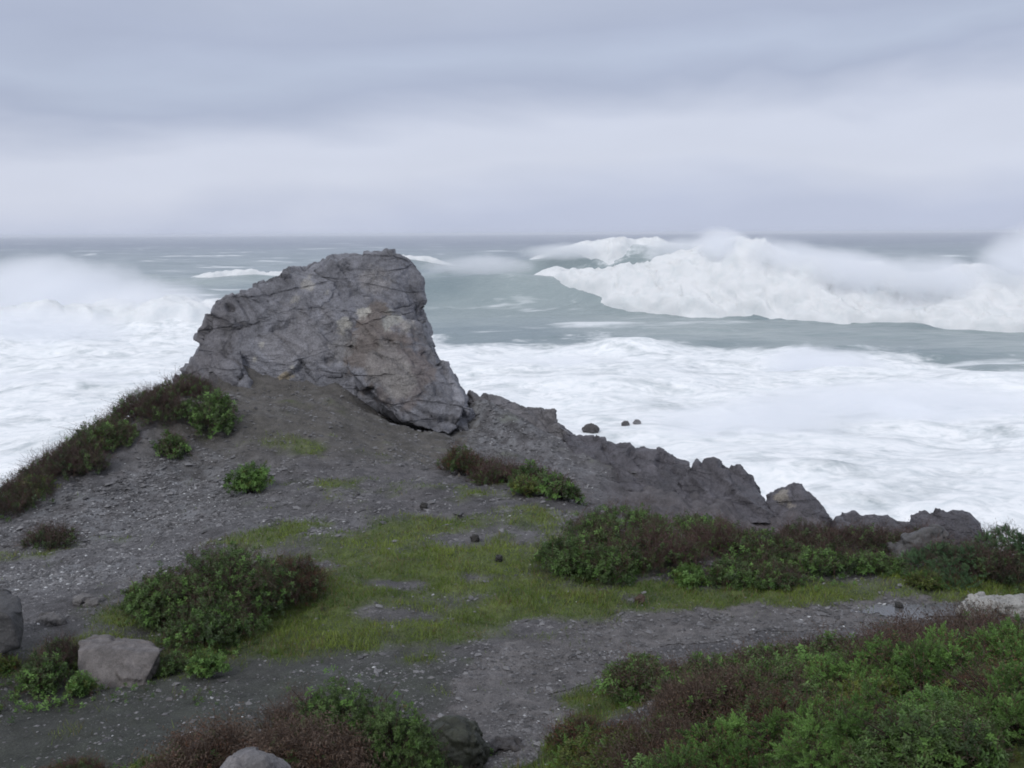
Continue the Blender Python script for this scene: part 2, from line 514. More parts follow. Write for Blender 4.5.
def rock_obj(name, hulls, voxel, size, seed, tint_lo, tint_hi, mat, axis=None, facet=0.35, crack=0.12, rough=0.08, paint=None, sm=2, strata=None):
    V, Nn, F = hull_remesh(hulls, voxel, sm)
    V, cr, idb = rough_rock(V, Nn, size, seed, facet, crack, rough, axis, strata)
    t = 0.5 + 0.5 * np.clip(fbm(V / size * 1.6 + seed, 5, 0.6), -1, 1)
    t = np.clip(t * 0.75 + (idb / 255.0) * 0.25, 0, 1)
    c = lerp(tint_lo, tint_hi, t)
    if paint is not None: c = paint(V, c, t)
    o = V.mean(0); o[2] = V[:, 2].min()
    me = mesh_np(name, V - o, F, c, smooth_shade=True)
    me.validate()
    return link(name, me, mat, loc=o)


def spots(V, c, lst, seed):
    for (px, py, Yd, r, col, amt) in lst:
        p = W(px, py, Yd)
        d = np.abs(V - p); d[:, 1] *= 0.35
        rr = np.sqrt((d ** 2).sum(1)) / r + 0.55 * fbm(V * 2.2 / max(r, .35) * 0.5 + seed, 4, 0.65)
        m = smooth(1.1, 0.75, rr) * amt
        c = c + (np.array(col) - c) * m[:, None]
    return c


# the great outcrop
A = [W(*p) for p in [(352, 255, 33.4), (400, 255, 33.6), (322, 264, 33.0), (290, 273, 32.8), (250, 285, 32.4), (216, 303, 32.0), (345, 258, 38), (400, 262, 38.5), (240, 300, 37),
                     (216, 322, 31.8), (204, 352, 31.3), (174, 393, 31.0), (412, 262, 33.8), (420, 280, 33.6), (424, 298, 33.4), (430, 345, 33.2), (300, 380, 31.0), (380, 400, 30.6),
                     (210, 425, 30.6), (425, 420, 31), (330, 330, 32.0), (250, 350, 31.5), (430, 350, 37), (180, 400, 36)]]
A2 = [W(*p) for p in [(176, 390, 30.8), (210, 358, 31.2), (240, 350, 30.9), (250, 395, 30.3), (168, 402, 30.4), (185, 425, 30.2), (205, 360, 34), (180, 400, 34), (260, 420, 30.2)]]
B = [W(*p) for p in [(372, 312, 31.6), (418, 318, 32.2), (431, 348, 31.8), (446, 366, 31.2), (466, 396, 30.4), (469, 408, 30.2), (464, 424, 29.9), (452, 436, 29.5), (438, 434, 29.3),
                     (410, 424, 29.6), (385, 410, 29.9), (352, 372, 30.4), (345, 345, 31.2), (358, 315, 32.0), (430, 345, 35), (466, 405, 33.5), (420, 425, 31.5), (380, 415, 31.5), (470, 430, 33)]]
B2 = [W(*p) for p in [(436, 386, 30.6), (466, 396, 30.3), (470, 410, 30.0), (462, 428, 29.6), (450, 436, 29.3), (440, 430, 29.3), (428, 405, 29.8), (468, 440, 31.5), (450, 445, 30.5), (470, 400, 32.5)]]


def paint_main(V, c, t):
    # upper left grey slabs, brown weathered boulder face at the right, pale lichen and guano patches
    c = spots(V, c, [(372, 345, 31, 1.05, (0.120, 0.098, 0.085), .85), (405, 375, 30.5, .9, (0.115, 0.095, 0.090), .8)], 3)
    c = spots(V, c, [(400, 385, 30, .55, (0.21, 0.20, 0.19), .7), (385, 365, 30.5, .7, (0.20, 0.19, 0.185), .6), (340, 345, 31, .45, (0.20, 0.195, 0.195), .6), (300, 335, 31.5, 1.0, (0.17, 0.165, 0.175), .6)], 5)
    c = spots(V, c, [(362, 312, 32, .22, (0.34, 0.33, 0.30), .9), (345, 324, 32, .24, (0.32, 0.31, 0.28), .8), (392, 320, 31.8, .33, (0.27, 0.27, 0.25), .8), (310, 285, 32.8, .25, (0.30, 0.29, 0.27), .7),
                     (328, 293, 32.7, .13, (0.34, 0.33, 0.30), .9), (297, 300, 32.6, .22, (0.27, 0.26, 0.24), .7), (375, 280, 33, .5, (0.22, 0.21, 0.21), .6), (408, 325, 31.8, .25, (0.26, 0.25, 0.24), .7),
                     (262, 345, 31.4, .10, (0.33, 0.32, 0.30), .8), (285, 378, 30.8, .25, (0.30, 0.24, 0.13), .6), (255, 360, 31.2, .08, (.34, .33, .3), .8), (292, 367, 31, .07, (.34, .33, .3), .8)], 8)
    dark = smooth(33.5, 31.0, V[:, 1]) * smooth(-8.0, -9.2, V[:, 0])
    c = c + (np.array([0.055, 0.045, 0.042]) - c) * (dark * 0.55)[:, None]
    return c


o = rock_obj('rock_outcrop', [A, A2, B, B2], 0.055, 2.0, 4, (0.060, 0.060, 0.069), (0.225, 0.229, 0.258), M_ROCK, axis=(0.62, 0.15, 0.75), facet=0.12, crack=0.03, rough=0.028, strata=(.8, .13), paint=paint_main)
tag(o, 'huge grey fractured rock outcrop with a brown face, crowning the gravel shoulder', 'rock')

# crags of the lower ridge
def crag(name_pts, seed, label, lo=(0.034, 0.032, 0.038), hi=(0.100, 0.095, 0.110), paint=None, size=1.3, facet=0.11):
    o = rock_obj('rock_crag', [[W(*p) for p in h] for h in name_pts], 0.06, size, seed, lo, hi, M_ROCK, axis=(0.8, 0.1, 0.9), facet=facet, crack=0.025, rough=0.05, strata=(.5, .19), paint=paint)
    return tag(o, label, 'rock', 'craggy rocks of the lower ridge')


crag([[(468, 389, 31.6), (520, 403, 31.4), (548, 410, 31.2), (566, 430, 30.6), (560, 470, 29), (500, 450, 29.5), (470, 430, 30.3), (480, 420, 34), (560, 440, 34)],
      [(540, 408, 31.0), (556, 407, 30.8), (562, 432, 30.4), (545, 440, 30.2), (550, 430, 32)]], 21,
     'grey scree-covered rock ridge running down from the foot of the great outcrop', lo=(0.07, 0.066, 0.072), hi=(0.17, 0.165, 0.175))
crag([[(560, 428, 30.6), (600, 440, 30.2), (640, 455, 29.6), (660, 452, 29.4), (690, 460, 29.2), (690, 505, 27), (620, 490, 27.6), (570, 455, 29), (640, 470, 33), (580, 450, 33), (700, 490, 31)],
      [(640, 452, 29.4), (660, 450, 29.2), (676, 466, 29), (650, 480, 28.6), (660, 470, 30.5)]], 33,
     'long low dark purple-grey crag in the middle of the lower ridge')
crag([[(694, 462, 28.8), (704, 458, 28.6), (722, 468, 28.4), (745, 474, 28.2), (762, 490, 27.8), (775, 525, 26), (690, 525, 26.4), (680, 480, 28), (740, 500, 31.5), (700, 490, 31.5)],
      [(700, 459, 28.6), (712, 464, 28.4), (712, 490, 28), (696, 490, 28), (705, 480, 30)],
      [(728, 468, 28.4), (740, 466, 28.3), (752, 478, 28.0), (745, 500, 27.6), (725, 490, 27.8), (740, 485, 29.5)]], 45,
     'dark jagged crag with knobbly teeth on its crest, left of the pointed rock')


def paint_pale(V, c, t):
    return spots(V, c, [(783, 498, 27.0, .19, (0.24, 0.22, 0.19), .85), (790, 508, 27.0, .13, (0.22, 0.20, 0.18), .7)], 2)


crag([[(770, 490, 27.6), (790, 486, 27.4), (806, 486, 27.3), (822, 504, 27.0), (832, 520, 26.8), (832, 545, 25.8), (775, 545, 25.6), (765, 505, 27.2), (800, 500, 30), (825, 530, 29.5)]], 57,
     'pointed dark rock with a pale streak down its left side', paint=paint_pale)
crag([[(832, 524, 26.6), (845, 512, 26.4), (852, 511, 26.3), (868, 520, 26.2), (885, 515, 26.2), (905, 522, 26), (925, 524, 25.8), (920, 550, 24.8), (830, 550, 25), (850, 535, 28.5), (900, 535, 28.5)],
      [(842, 514, 26.3), (854, 511, 26.2), (862, 522, 26.0), (850, 535, 25.6), (838, 530, 25.8), (850, 520, 27.5)]], 63,
     'low saddle of small broken dark rocks between pointed rock and tilted slab')
crag([[(908, 524, 25.8), (922, 511, 25.6), (945, 509, 25.5), (968, 514, 25.4), (985, 528, 25.2), (998, 541, 25.0), (990, 560, 24.2), (905, 555, 24.4), (940, 525, 28), (975, 535, 27.5)]], 78,
     'tilted slabby dark rock at the seaward end of the ridge')

# rocks awash in the surf
def boulder(name, px, py, Yd, w, d, h, seed, lo, hi, label, cat='boulder', group=None, sink=0.34, flat=0.0, rot=0.0, voxel=None, on_sea=None, paint=None, facet=.3, tilt=0.0):
    r = np.random.default_rng(seed)
    P = W(px, py, Yd)
    z = h1(P[0], P[1]) if on_sea is None else on_sea
    pts = r.normal(size=(46, 3)); pts /= np.linalg.norm(pts, axis=1)[:, None]
    pts = np.sign(pts) * np.abs(pts) ** .72
    pts *= np.array([w / 2, d / 2, h * 0.72]) * (0.82 + 0.25 * r.random((46, 1)))
    pts[:, 2] = np.clip(pts[:, 2] * (1 - flat * 0.3), -h, h * (1 - 0.35 * flat)) + h * (0.5 - sink)
    cr, sr = math.cos(rot), math.sin(rot)
    q = pts.copy(); q[:, 0] = pts[:, 0] * cr - pts[:, 1] * sr; q[:, 1] = pts[:, 0] * sr + pts[:, 1] * cr
    q[:, 2] += q[:, 0] * tilt
    q += np.array([P[0], P[1], z])
    o = rock_obj(name, [q], voxel or max(w, d) / 42, max(w, d) * 0.42, seed, lo, hi, M_STONE, facet=facet, crack=0.05, rough=0.05, paint=paint, sm=1)
    return tag(o, label, cat, group)


GREY = ((0.075, 0.07, 0.072), (0.15, 0.145, 0.145))
DARK = ((0.03, 0.028, 0.03), (0.07, 0.065, 0.066))

# boulders and stones on the land
def slab_paint(V, c, t): return c * (0.9 + 0.25 * smooth(-.2, .4, fbm(V * 9, 3)))[:, None]


P = W(118, 660, 11.9)
z0 = h1(P[0], P[1])
slab = [W(*p) for p in [(78, 640, 12.2), (95, 635, 12.4), (140, 640, 12.3), (161, 645, 12.0), (160, 652, 11.75), (142, 690, 11.5), (105, 697, 11.4), (77, 690, 11.5), (76, 650, 11.9),
                        (90, 645, 12.7), (150, 655, 12.6), (90, 690, 12.0), (140, 690, 12.0), (160, 668, 11.9)]]
o = rock_obj('boulder', [slab], 0.022, 0.5, 120, (0.075, 0.068, 0.066), (0.145, 0.132, 0.130), M_STONE, facet=.12, crack=.05, rough=.03, paint=slab_paint, sm=1)
tag(o, 'pinkish grey flat-faced boulder leaning back on the grass at lower left', 'boulder')
boulder('stone', 126, 633, 12.35, .2, .2, .16, 131, *GREY, 'small grey stone sitting on the pinkish flat-faced boulder', 'stone', sink=.1)
lb = [W(*p) for p in [(-4, 588, 12.7), (8, 590, 12.7), (18, 597, 12.6), (24, 612, 12.5), (25, 630, 12.3), (20, 648, 12.1), (0, 655, 12.0), (-30, 655, 12.0), (-48, 640, 12.2), (-50, 610, 12.5), (-35, 592, 12.7), (0, 610, 12.1),
                      (12, 618, 12.1), (-25, 612, 12.1), (0, 592, 13.3), (18, 610, 13.3), (-40, 605, 13.3), (0, 640, 13.4)]]
o = rock_obj('boulder', [lb], 0.022, 0.6, 132, (0.030, 0.030, 0.032), (0.095, 0.094, 0.096), M_STONE, facet=.05, crack=.03, rough=.03, sm=4)
tag(o, 'rounded dark boulder cut off by the left edge', 'boulder')
boulder('boulder', 258, 800, 6.3, .62, .5, .55, 137, (0.08, 0.078, 0.08), (0.19, 0.18, 0.185), 'pale mottled grey boulder between brown bracken at the bottom edge', facet=.1)
boulder('stone', 52, 622, 13.9, .42, .3, .16, 134, *GREY, 'flat grey stone lying in dark gravel near the rounded boulder', 'stone', flat=.5)
boulder('stone', 88, 600, 14.7, .5, .3, .14, 135, *GREY, 'thin dark slab of stone on gravel left of the big brown shrub', 'stone', flat=.6)
boulder('boulder', 456, 735, 9.3, .62, .6, .6, 136, (0.014, 0.016, 0.012), (0.045, 0.05, 0.034), 'dark mossy block of rock beside the leafy shrub at bottom centre', facet=.25)
boulder('stone', 505, 744, 9.7, .5, .25, .12, 137, *DARK, 'low dark stone at the foot of the mossy block', 'stone', flat=.4)
PALE = ((0.20, 0.20, 0.19), (0.36, 0.355, 0.34))
boulder('boulder', 985, 608, 14.0, .7, .5, .46, 138, *PALE, 'pale whitish boulder by the puddle, taller of the pair', 'boulder', 'pale boulders beside the puddle', facet=.3, flat=.5)
boulder('boulder', 1020, 610, 13.9, .75, .5, .36, 139, *PALE, 'pale flat boulder behind the dead twigs, lower of the pair', 'boulder', 'pale boulders beside the puddle', flat=.5, facet=.15)
boulder('boulder', 915, 553, 17.2, 1.1, .5, .6, 140, (0.05, 0.049, 0.051), (0.11, 0.108, 0.11), 'sloping grey rock half hidden in shrubs below the tilted slab', 'boulder', tilt=.45)
for (a, b, yd, w, sd, lab) in [(475, 545, 17.3, .17, 151, 'blackish stone at the upper edge of the grass'), (499, 565, 16.1, .13, 152, 'blackish stone on bright grass left of the central shrubs'),
                               (424, 507, 19.6, .16, 153, 'dark pebble alone on the bare gravel shoulder'), (899, 604, 14.4, .12, 154, 'blackish stone on the grass edge beside the puddle'),
                               (640, 597, 14.5, .15, 155, 'reddish brown stone in front of the central shrubs')]:
    lo, hi = ((0.018, 0.017, 0.016), (0.04, 0.038, 0.036)) if sd != 155 else ((.04, .025, .018), (.07, .042, .03))
    boulder('stone', a, b, yd, w, w, w * .8, sd, lo, hi, lab, 'stone', sink=.15)
boulder('stone', 640, 722, 8.35, .3, .2, .16, 161, *PALE, 'pale stone among brown twigs on the near bank', 'stone')
boulder('stone', 662, 705, 8.75, .25, .2, .15, 162, *GREY, 'small grey stone behind the pale stone on the near bank', 'stone')

# ------------------------------------------------------------------ loose gravel (uncountable)
def scatter_gravel():
    n = 420000
    # denser where the photo shows it: sample in view-angle space then keep by mask
    yy = 8.6 * (32 / 8.6) ** RNG.random(n)
    xx = (RNG.random(n) * 1.3 - 0.65) * yy
    g = grass_mask(xx, yy); s = scree_mask(xx, yy); p = path_mask(xx, yy)
    hh = H(xx, yy)
    keep = RNG.random(n) < np.clip((0.30 + 0.7 * s + 0.25 * p) * (.35 + 1.2 * smooth(-.45, .55, fbm(xyz(xx, yy, 31) * 1.1, 4, .6))), 0, 1) * (1 - 0.93 * g) * (hh > 9.0) * (1 - .6 * smooth(14.5, 11.5, yy) * smooth(-0.2, -1.6, xx) * (1 - p))
    xx, yy, hh, s, p = xx[keep], yy[keep], hh[keep], s[keep], p[keep]
    m = len(xx)
    size = 0.0075 + 0.030 * RNG.random(m) ** 5 + 0.022 * s * RNG.random(m) ** 3
    size += (RNG.random(m) < .012) * (.02 + .04 * RNG.random(m))
    size *= np.clip(yy / 16, .7, 1.4)
    octv = np.array([[1, 0, 0], [0, 1, 0], [-1, 0, 0], [0, -1, 0], [0, 0, 1], [0, 0, -.7]], float)
    tri = np.array([[0, 1, 4], [1, 2, 4], [2, 3, 4], [3, 0, 4], [1, 0, 5], [2, 1, 5], [3, 2, 5], [0, 3, 5]])
    v = octv[None] * (0.65 + 0.7 * RNG.random((m, 6, 1)))
    v[:, :, 2] *= 0.45
    v[:, :, 0] *= (0.8 + .8 * RNG.random((m, 1)))
    a = RNG.random(m) * 6.283; ca, sa = np.cos(a)[:, None], np.sin(a)[:, None]
    x2 = v[:, :, 0] * ca - v[:, :, 1] * sa; y2 = v[:, :, 0] * sa + v[:, :, 1] * ca
    v[:, :, 0], v[:, :, 1] = x2, y2
    v[:, :, 2] += v[:, :, 0] * (RNG.random((m, 1)) - .5) * .6
    v *= size[:, None, None]
    v += np.stack([xx, yy, hh + size * 0.1 + .012 * smooth(.4, .7, p)], 1)[:, None, :]
    t = RNG.random(m)
    col = lerp((0.035, 0.034, 0.036), (0.18, 0.178, 0.185), t)
    pale = (size < .035) & (RNG.random(m) < (0.010 + 0.11 * s))
    col[pale] = lerp((0.26, 0.265, 0.275), (0.48, 0.49, 0.50), RNG.random(m))[pale]
    F = (tri[None] + (np.arange(m) * 6)[:, None, None]).reshape(-1, 3)
    me = mesh_np('gravel', v.reshape(-1, 3), F, np.repeat(col, 6, 0), smooth_shade=False)
    tag(link('gravel', me, M_PEBBLE), 'loose grey and white gravel chips strewn over slope and path', 'gravel', kind='stuff')


scatter_gravel()


# ------------------------------------------------------------------ plants
def rot_to(dirs, roll):
    """rotation matrices taking +Z to dirs with a roll."""
    d = dirs / np.linalg.norm(dirs, axis=1)[:, None]
    ref = np.where(np.abs(d[:, 2:3]) < 0.95, np.array([[0, 0, 1.0]]), np.array([[1.0, 0, 0]]))
    a = np.cross(ref, d); a /= np.linalg.norm(a, axis=1)[:, None]
    b = np.cross(d, a)
    c, s = np.cos(roll)[:, None], np.sin(roll)[:, None]
    x = a * c + b * s; y = -a * s + b * c
    return np.stack([x, y, d], 2)


class Tpl:
    def __init__(self): self.v, self.f, self.k = [], [], []
    def quad(self, pts, k):
        i = len(self.v); self.v += [list(map(float, p)) for p in pts]; self.f.append([i, i + 1, i + 2, i + 3]); self.k += [k] * 4
    def leaf(self, base, direction, up, L, Wd, k=1.0, droop=.15):
        b = np.array(base, float); d = np.array(direction, float); d /= np.linalg.norm(d)
        s = np.cross(d, up); s /= np.linalg.norm(s) + 1e-9; n = np.cross(s, d)
        mid = b + d * L * .5 + n * L * .10
        self.quad([b, mid + s * Wd / 2, b + d * L - n * L * droop, mid - s * Wd / 2], k)
    def stick(self, a, b, ra, rb, k=0.0):
        a = np.array(a, float); b = np.array(b, float); d = b - a; d /= np.linalg.norm(d) + 1e-9
        u = np.cross(d, (0.31, 0.9, 0.2)); u /= np.linalg.norm(u); w = np.cross(d, u)
        ang = [0, 2.094, 4.189]
        A = [a + ra * (math.cos(t) * u + math.sin(t) * w) for t in ang]; Bq = [b + rb * (math.cos(t) * u + math.sin(t) * w) for t in ang]
        for i in range(3):
            j = (i + 1) % 3; self.quad([A[i], A[j], Bq[j], Bq[i]], k)
    def done(self): return np.array(self.v), np.array(self.f), np.array(self.k)


rr = random.Random(5)


def tpl_leafy(nl=9):
    t = Tpl(); t.stick((0, 0, -.35), (0, 0, .8), .018, .008)
    for i in range(nl):
        z = .15 + .85 * i / nl; a = i * 2.4 + rr.uniform(-.3, .3); e = .35 + .5 * i / nl
        t.leaf((0, 0, z * .85), (math.cos(a), math.sin(a), e), (0, 0, 1), rr.uniform(.42, .6) * (1.1 - .4 * i / nl), rr.uniform(.2, .28))
    return t.done()


def tpl_feather(nl=22):
    t = Tpl(); t.stick((0, 0, -.3), (0, 0, .9), .014, .006)
    for i in range(nl):
        z = i / nl; a = i * 2.4; e = .9 + .5 * z
        t.leaf((0, 0, z), (math.cos(a), math.sin(a), e), (0, 0, 1), rr.uniform(.28, .42) * (1.15 - .55 * z), .11, droop=.05)
    return t.done()


def tpl_heath(nl=12):
    t = Tpl(); 
    for s in range(3):
        a = s * 2.1 + .4; p = np.array([math.cos(a) * .22, math.sin(a) * .22, 1.0])
        t.stick((0, 0, -.2), p, .014, .007)
        for i in range(nl // 3 + 1):
            z = .3 + .7 * i / (nl / 3); b = a + i * 2.4
            t.leaf(p * z, (math.cos(b), math.sin(b), .8), (0, 0, 1), .17, .075)
    return t.done()


def tpl_twig():
    t = Tpl(); t.stick((0, 0, -.3), (.05, .02, .5), .016, .011)
    for s in range(5):
        a = s * 1.3 + .3; z = .2 + .1 * s
        q = np.array([math.cos(a) * .3, math.sin(a) * .3, z + .4]); b = np.array([.05 * z / .5, .02, z])
        t.stick(b, q, .009, .005)
        q2 = q + np.array([math.cos(a + .9) * .14, math.sin(a + .9) * .14, .18]); t.stick(q, q2, .006, .003)
        t.leaf(q, (math.cos(a), math.sin(a), .5), (0, 0, 1), .10, .05); t.leaf(q2, (math.cos(a + 1), math.sin(a + 1), .7), (0, 0, 1), .09, .05)
    return t.done()


def tpl_bracken():
    t = Tpl(); prev = np.array([0, 0, 0.0]); 
    for i in range(5):
        z = (i + 1) / 5; nx = np.array([.75 * z * z, 0.06 * math.sin(5 * z), z * (1 - .45 * z)]) * 1.1
        t.stick(prev, nx, .014 * (1.1 - z), .014 * (.9 - z) + .003)
        if i > 0:
            for sgn in (-1, 1):
                t.leaf(nx, (.5, sgn, -.35), (0, 0, 1), .2 * (1.15 - .5 * z), .04, droop=.4)
                t.leaf((prev + nx) / 2, (.3, sgn, -.5), (0, 0, 1), .18 * (1.15 - .5 * z), .035, droop=.4)
        prev = nx
    return t.done()


TPL = {'leafy': tpl_leafy(), 'feather': tpl_feather(), 'heath': tpl_heath(), 'twig': tpl_twig(), 'bracken': tpl_bracken()}

PAL = {   # leaf colours a..b, chance of accent, accent colour, stem colour
    'green': ((0.034, 0.060, 0.020), (0.105, 0.170, 0.052), .08, (0.14, 0.13, .04), (0.06, 0.042, 0.025)),
    'bright': ((0.050, 0.105, 0.024), (0.185, 0.330, 0.085), .06, (0.17, 0.19, .04), (0.06, 0.045, 0.025)),
    'bluegreen': ((0.040, 0.085, 0.038), (0.145, 0.255, 0.115), .04, (0.13, 0.15, .06), (0.055, 0.042, 0.028)),
    'yellowgreen': ((0.070, 0.095, 0.020), (0.150, 0.185, 0.040), .10, (0.19, 0.13, .04), (0.06, 0.045, 0.025)),
    'heath': ((0.036, 0.030, 0.024), (0.120, 0.082, 0.072), .22, (0.050, 0.080, .026), (0.105, 0.058, 0.050)),
    'darkheath': ((0.024, 0.026, 0.016), (0.085, 0.066, 0.046), .25, (0.046, 0.070, .022), (0.060, 0.040, 0.034)),
    'rust': ((0.070, 0.034, 0.022), (0.150, 0.068, 0.038), .25, (0.060, 0.085, .026), (0.070, 0.042, 0.034)),
    'dead': ((0.050, 0.034, 0.025), (0.125, 0.082, 0.055), .05, (0.06, 0.06, .025), (0.105, 0.072, 0.056)),
}


def lobes(w, d, h, n, r):
    L = [(0, 0, h * .28, w * .36, d * .36, h * .70)]
    for i in range(n):
        a = i / n * 6.283 + r.uniform(-.5, .5); q = r.uniform(.38, .72)
        s = r.uniform(.20, .40)
        hh = h * r.uniform(.42, .82)
        L.append((math.cos(a) * q * w / 2, math.sin(a) * q * d / 2, hh * .3, w * s * .62, d * s * .62, hh * .75))
    return L


def puffs(w, d, h, n, r):
    L = []
    for i in range(n):
        a = i * 2.4 + r.uniform(-.3, .3); q = math.sqrt((i + .5) / n)
        top = h * (1 - q ** 2 * .7) * r.uniform(.62, 1.08)
        s = r.uniform(.085, .165)
        L.append((math.cos(a) * q * w / 2, math.sin(a) * q * d / 2, max(0.02, top - s), s * r.uniform(.9, 1.25), s, s * r.uniform(.85, 1.1)))
    return L


def crown_points(L, dens, rs):
    P, D, T = [], [], []
    for (cx, cy, cz, rx, ry, rz) in L:
        n = int(dens * (rx * ry + rx * rz + ry * rz) * 2.6) + 4
        v = rs.normal(size=(n, 3)); v /= np.linalg.norm(v, axis=1)[:, None]
        v[:, 2] = np.abs(v[:, 2]) * 1.0 - 0.12
        lump = 1 + .42 * perlin(v * 2.6 + cx * 3 + cy * 5)
        rad = (0.62 + 0.38 * rs.random(n) ** .5) * lump * (1 + .35 * (rs.random(n) < .12) * rs.random(n))
        p = v * np.array([rx, ry, rz]) * rad[:, None] + np.array([cx, cy, cz])
        dd = v / np.array([rx, ry, rz]); dd /= np.linalg.norm(dd, axis=1)[:, None]
        P.append(p); D.append(dd); T.append(np.full(n, rs.uniform(-.38, .38)))
    return np.concatenate(P), np.concatenate(D), np.concatenate(T)


def spray(P, D, tplname, size, pal, rs, up=.6, jit=.45, clump=1.6, var=1.0, shift=0.0):
    v, f, k = TPL[tplname]
    n = len(P)
    d = D * (1 - up) + np.array([0, 0, 1.0]) * up + rs.normal(size=(n, 3)) * jit
    R = rot_to(d, rs.random(n) * 6.283)
    s = size * (0.65 + .7 * rs.random(n))
    VV = np.einsum('nij,kj->nki', R, v) * s[:, None, None] + P[:, None, :]
    FF = (f[None] + (np.arange(n) * len(v))[:, None, None]).reshape(-1, 4)
    a, b, pa, ac, stc = PAL[pal]
    t = np.clip(.5 + .45 * perlin(P * clump + 3.3) + .35 * (rs.random(n) - .5) * var + shift, 0, 1)
    colr = lerp(a, b, t)
    am = (rs.random(n) * .6 + .4 * (.5 + .5 * perlin(P * clump * 1.2 + 40)) ) < pa * 1.15
    colr[am] = np.array(ac) * (0.7 + .6 * rs.random((am.sum(), 1)))
    C = np.where(k[None, :, None] > .5, colr[:, None, :], np.array(stc)[None, None, :])
    return VV.reshape(-1, 3), FF, np.broadcast_to(C, VV.shape).reshape(-1, 3)


def join(parts):
    V, F, C, o = [], [], [], 0
    for v, f, c in parts:
        V.append(v); F.append(f + o); C.append(c); o += len(v)
    return np.concatenate(V), np.concatenate(F), np.concatenate(C)


# recipe: list of (template, palette, share of points, size factor, uprightness)
KIND = {
    'leafy': [('leafy', 'green', .85, 1.0, .45), ('leafy', 'bright', .15, 1.25, .4), ('twig', 'heath', .07, 2.0, .75)],
    'bright': [('leafy', 'bright', 1.0, 1.0, .45), ('leafy', 'yellowgreen', .1, .8, .5)],
    'feathery': [('feather', 'bright', 1.5, 1.15, .2), ('twig', 'rust', .10, 2.0, .7), ('heath', 'darkheath', .12, .8, .5)],
    'pine': [('feather', 'bluegreen', 1.5, 1.0, .2), ('twig', 'heath', .06, 2.0, .7), ('heath', 'darkheath', .12, .8, .5)],
    'yellow': [('leafy', 'yellowgreen', .7, 1.0, .5), ('feather', 'bright', .4, 1.0, .5), ('twig', 'rust', .08, 1.6, .7)],
    'heath': [('heath', 'heath', .55, 1.25, .6), ('twig', 'heath', .40, 2.0, .75), ('leafy', 'green', .22, 1.0, .5), ('feather', 'bright', .10, 1.0, .4)],
    'darkheath': [('heath', 'darkheath', .7, 1.2, .55), ('twig', 'heath', .30, 1.9, .7), ('leafy', 'green', .26, 1.0, .5)],
    'mixed': [('leafy', 'green', .5, 1.0, .5), ('leafy', 'bright', .18, 1.1, .5), ('heath', 'heath', .28, 1.2, .6), ('twig', 'dead', .16, 2.0, .7)],
    'rusty': [('heath', 'rust', .6, 1.2, .6), ('twig', 'rust', .35, 1.8, .7), ('leafy', 'green', .35, 1.0, .5)],
    'twiggy': [('twig', 'dead', .6, 2.4, .6), ('heath', 'heath', .15, 1.1, .6), ('leafy', 'bright', .12, 1.0, .5)],
    'bracken': [('bracken', 'dead', .22, 5.4, .65), ('bracken', 'rust', .12, 4.2, .5), ('twig', 'dead', .26, 4.0, .6), ('leafy', 'green', .2, 1.1, .5)],
}
NSH = [0]


def shrub(kind, px, py, Yd, w, h, label, group=None, d=None, s=None, nl=9, dens=1.0, cat='shrub', name='shrub'):
    NSH[0] += 1
    rs = np.random.default_rng(1000 + NSH[0]); r = random.Random(NSH[0])
    P0 = W(px, py, Yd)
    z = h1(P0[0], P0[1])
    root = empty(name, (P0[0], P0[1], z))
    tag(root, label, cat, group)
    d = d or w
    s = s or np.clip(0.0061 * Yd, 0.042, 0.13)
    L = puffs(w, d, h, int(17 * w) + 4, r) if kind in ('feathery', 'pine') else lobes(w, d, h, nl, r)
    base_d = dens * 1.25 / (s * s)
    parts = []
    for (tp, pal, share, sf, up) in KIND[kind]:
        P, D, TT = crown_points(L, base_d * share, rs)
        hz = H(P[:, 0] + P0[0], P[:, 1] + P0[1]) - z
        P[:, 2] = np.maximum(P[:, 2], 0) + hz
        parts.append(spray(P, D, tp, s * sf, pal, rs, up=up, clump=1.3 / max(.35, w * .35), shift=TT))
    V, F, C = join(parts)
    link('foliage', mesh_np('foliage', V, F, C, smooth_shade=False), M_LEAF, root)
    t = Tpl()
    for i in range(10):
        a = i * .63 + r.uniform(-.2, .2); q = r.uniform(.35, .8); e = np.array([math.cos(a) * q * w / 2, math.sin(a) * q * d / 2, h * r.uniform(.4, .75)])
        m = e * .5 + np.array([0, 0, h * .12]); rb = max(.008, .012 * h + .004)
        t.stick((e[0] * .08, e[1] * .08, -.05), m, rb, rb * .7); t.stick(m, e, rb * .7, rb * .3)
        for _ in range(2):
            m2 = e + np.array([r.uniform(-.2, .2) * w, r.uniform(-.2, .2) * d, r.uniform(.05, .25) * h]); t.stick(m, m2, rb * .45, rb * .2)
    v, f, k = t.done()
    link('branches', mesh_np('branches', v, f, np.tile(np.array([[0.045, 0.032, 0.026]]), (len(v), 1))), M_TWIG, root)
    return root


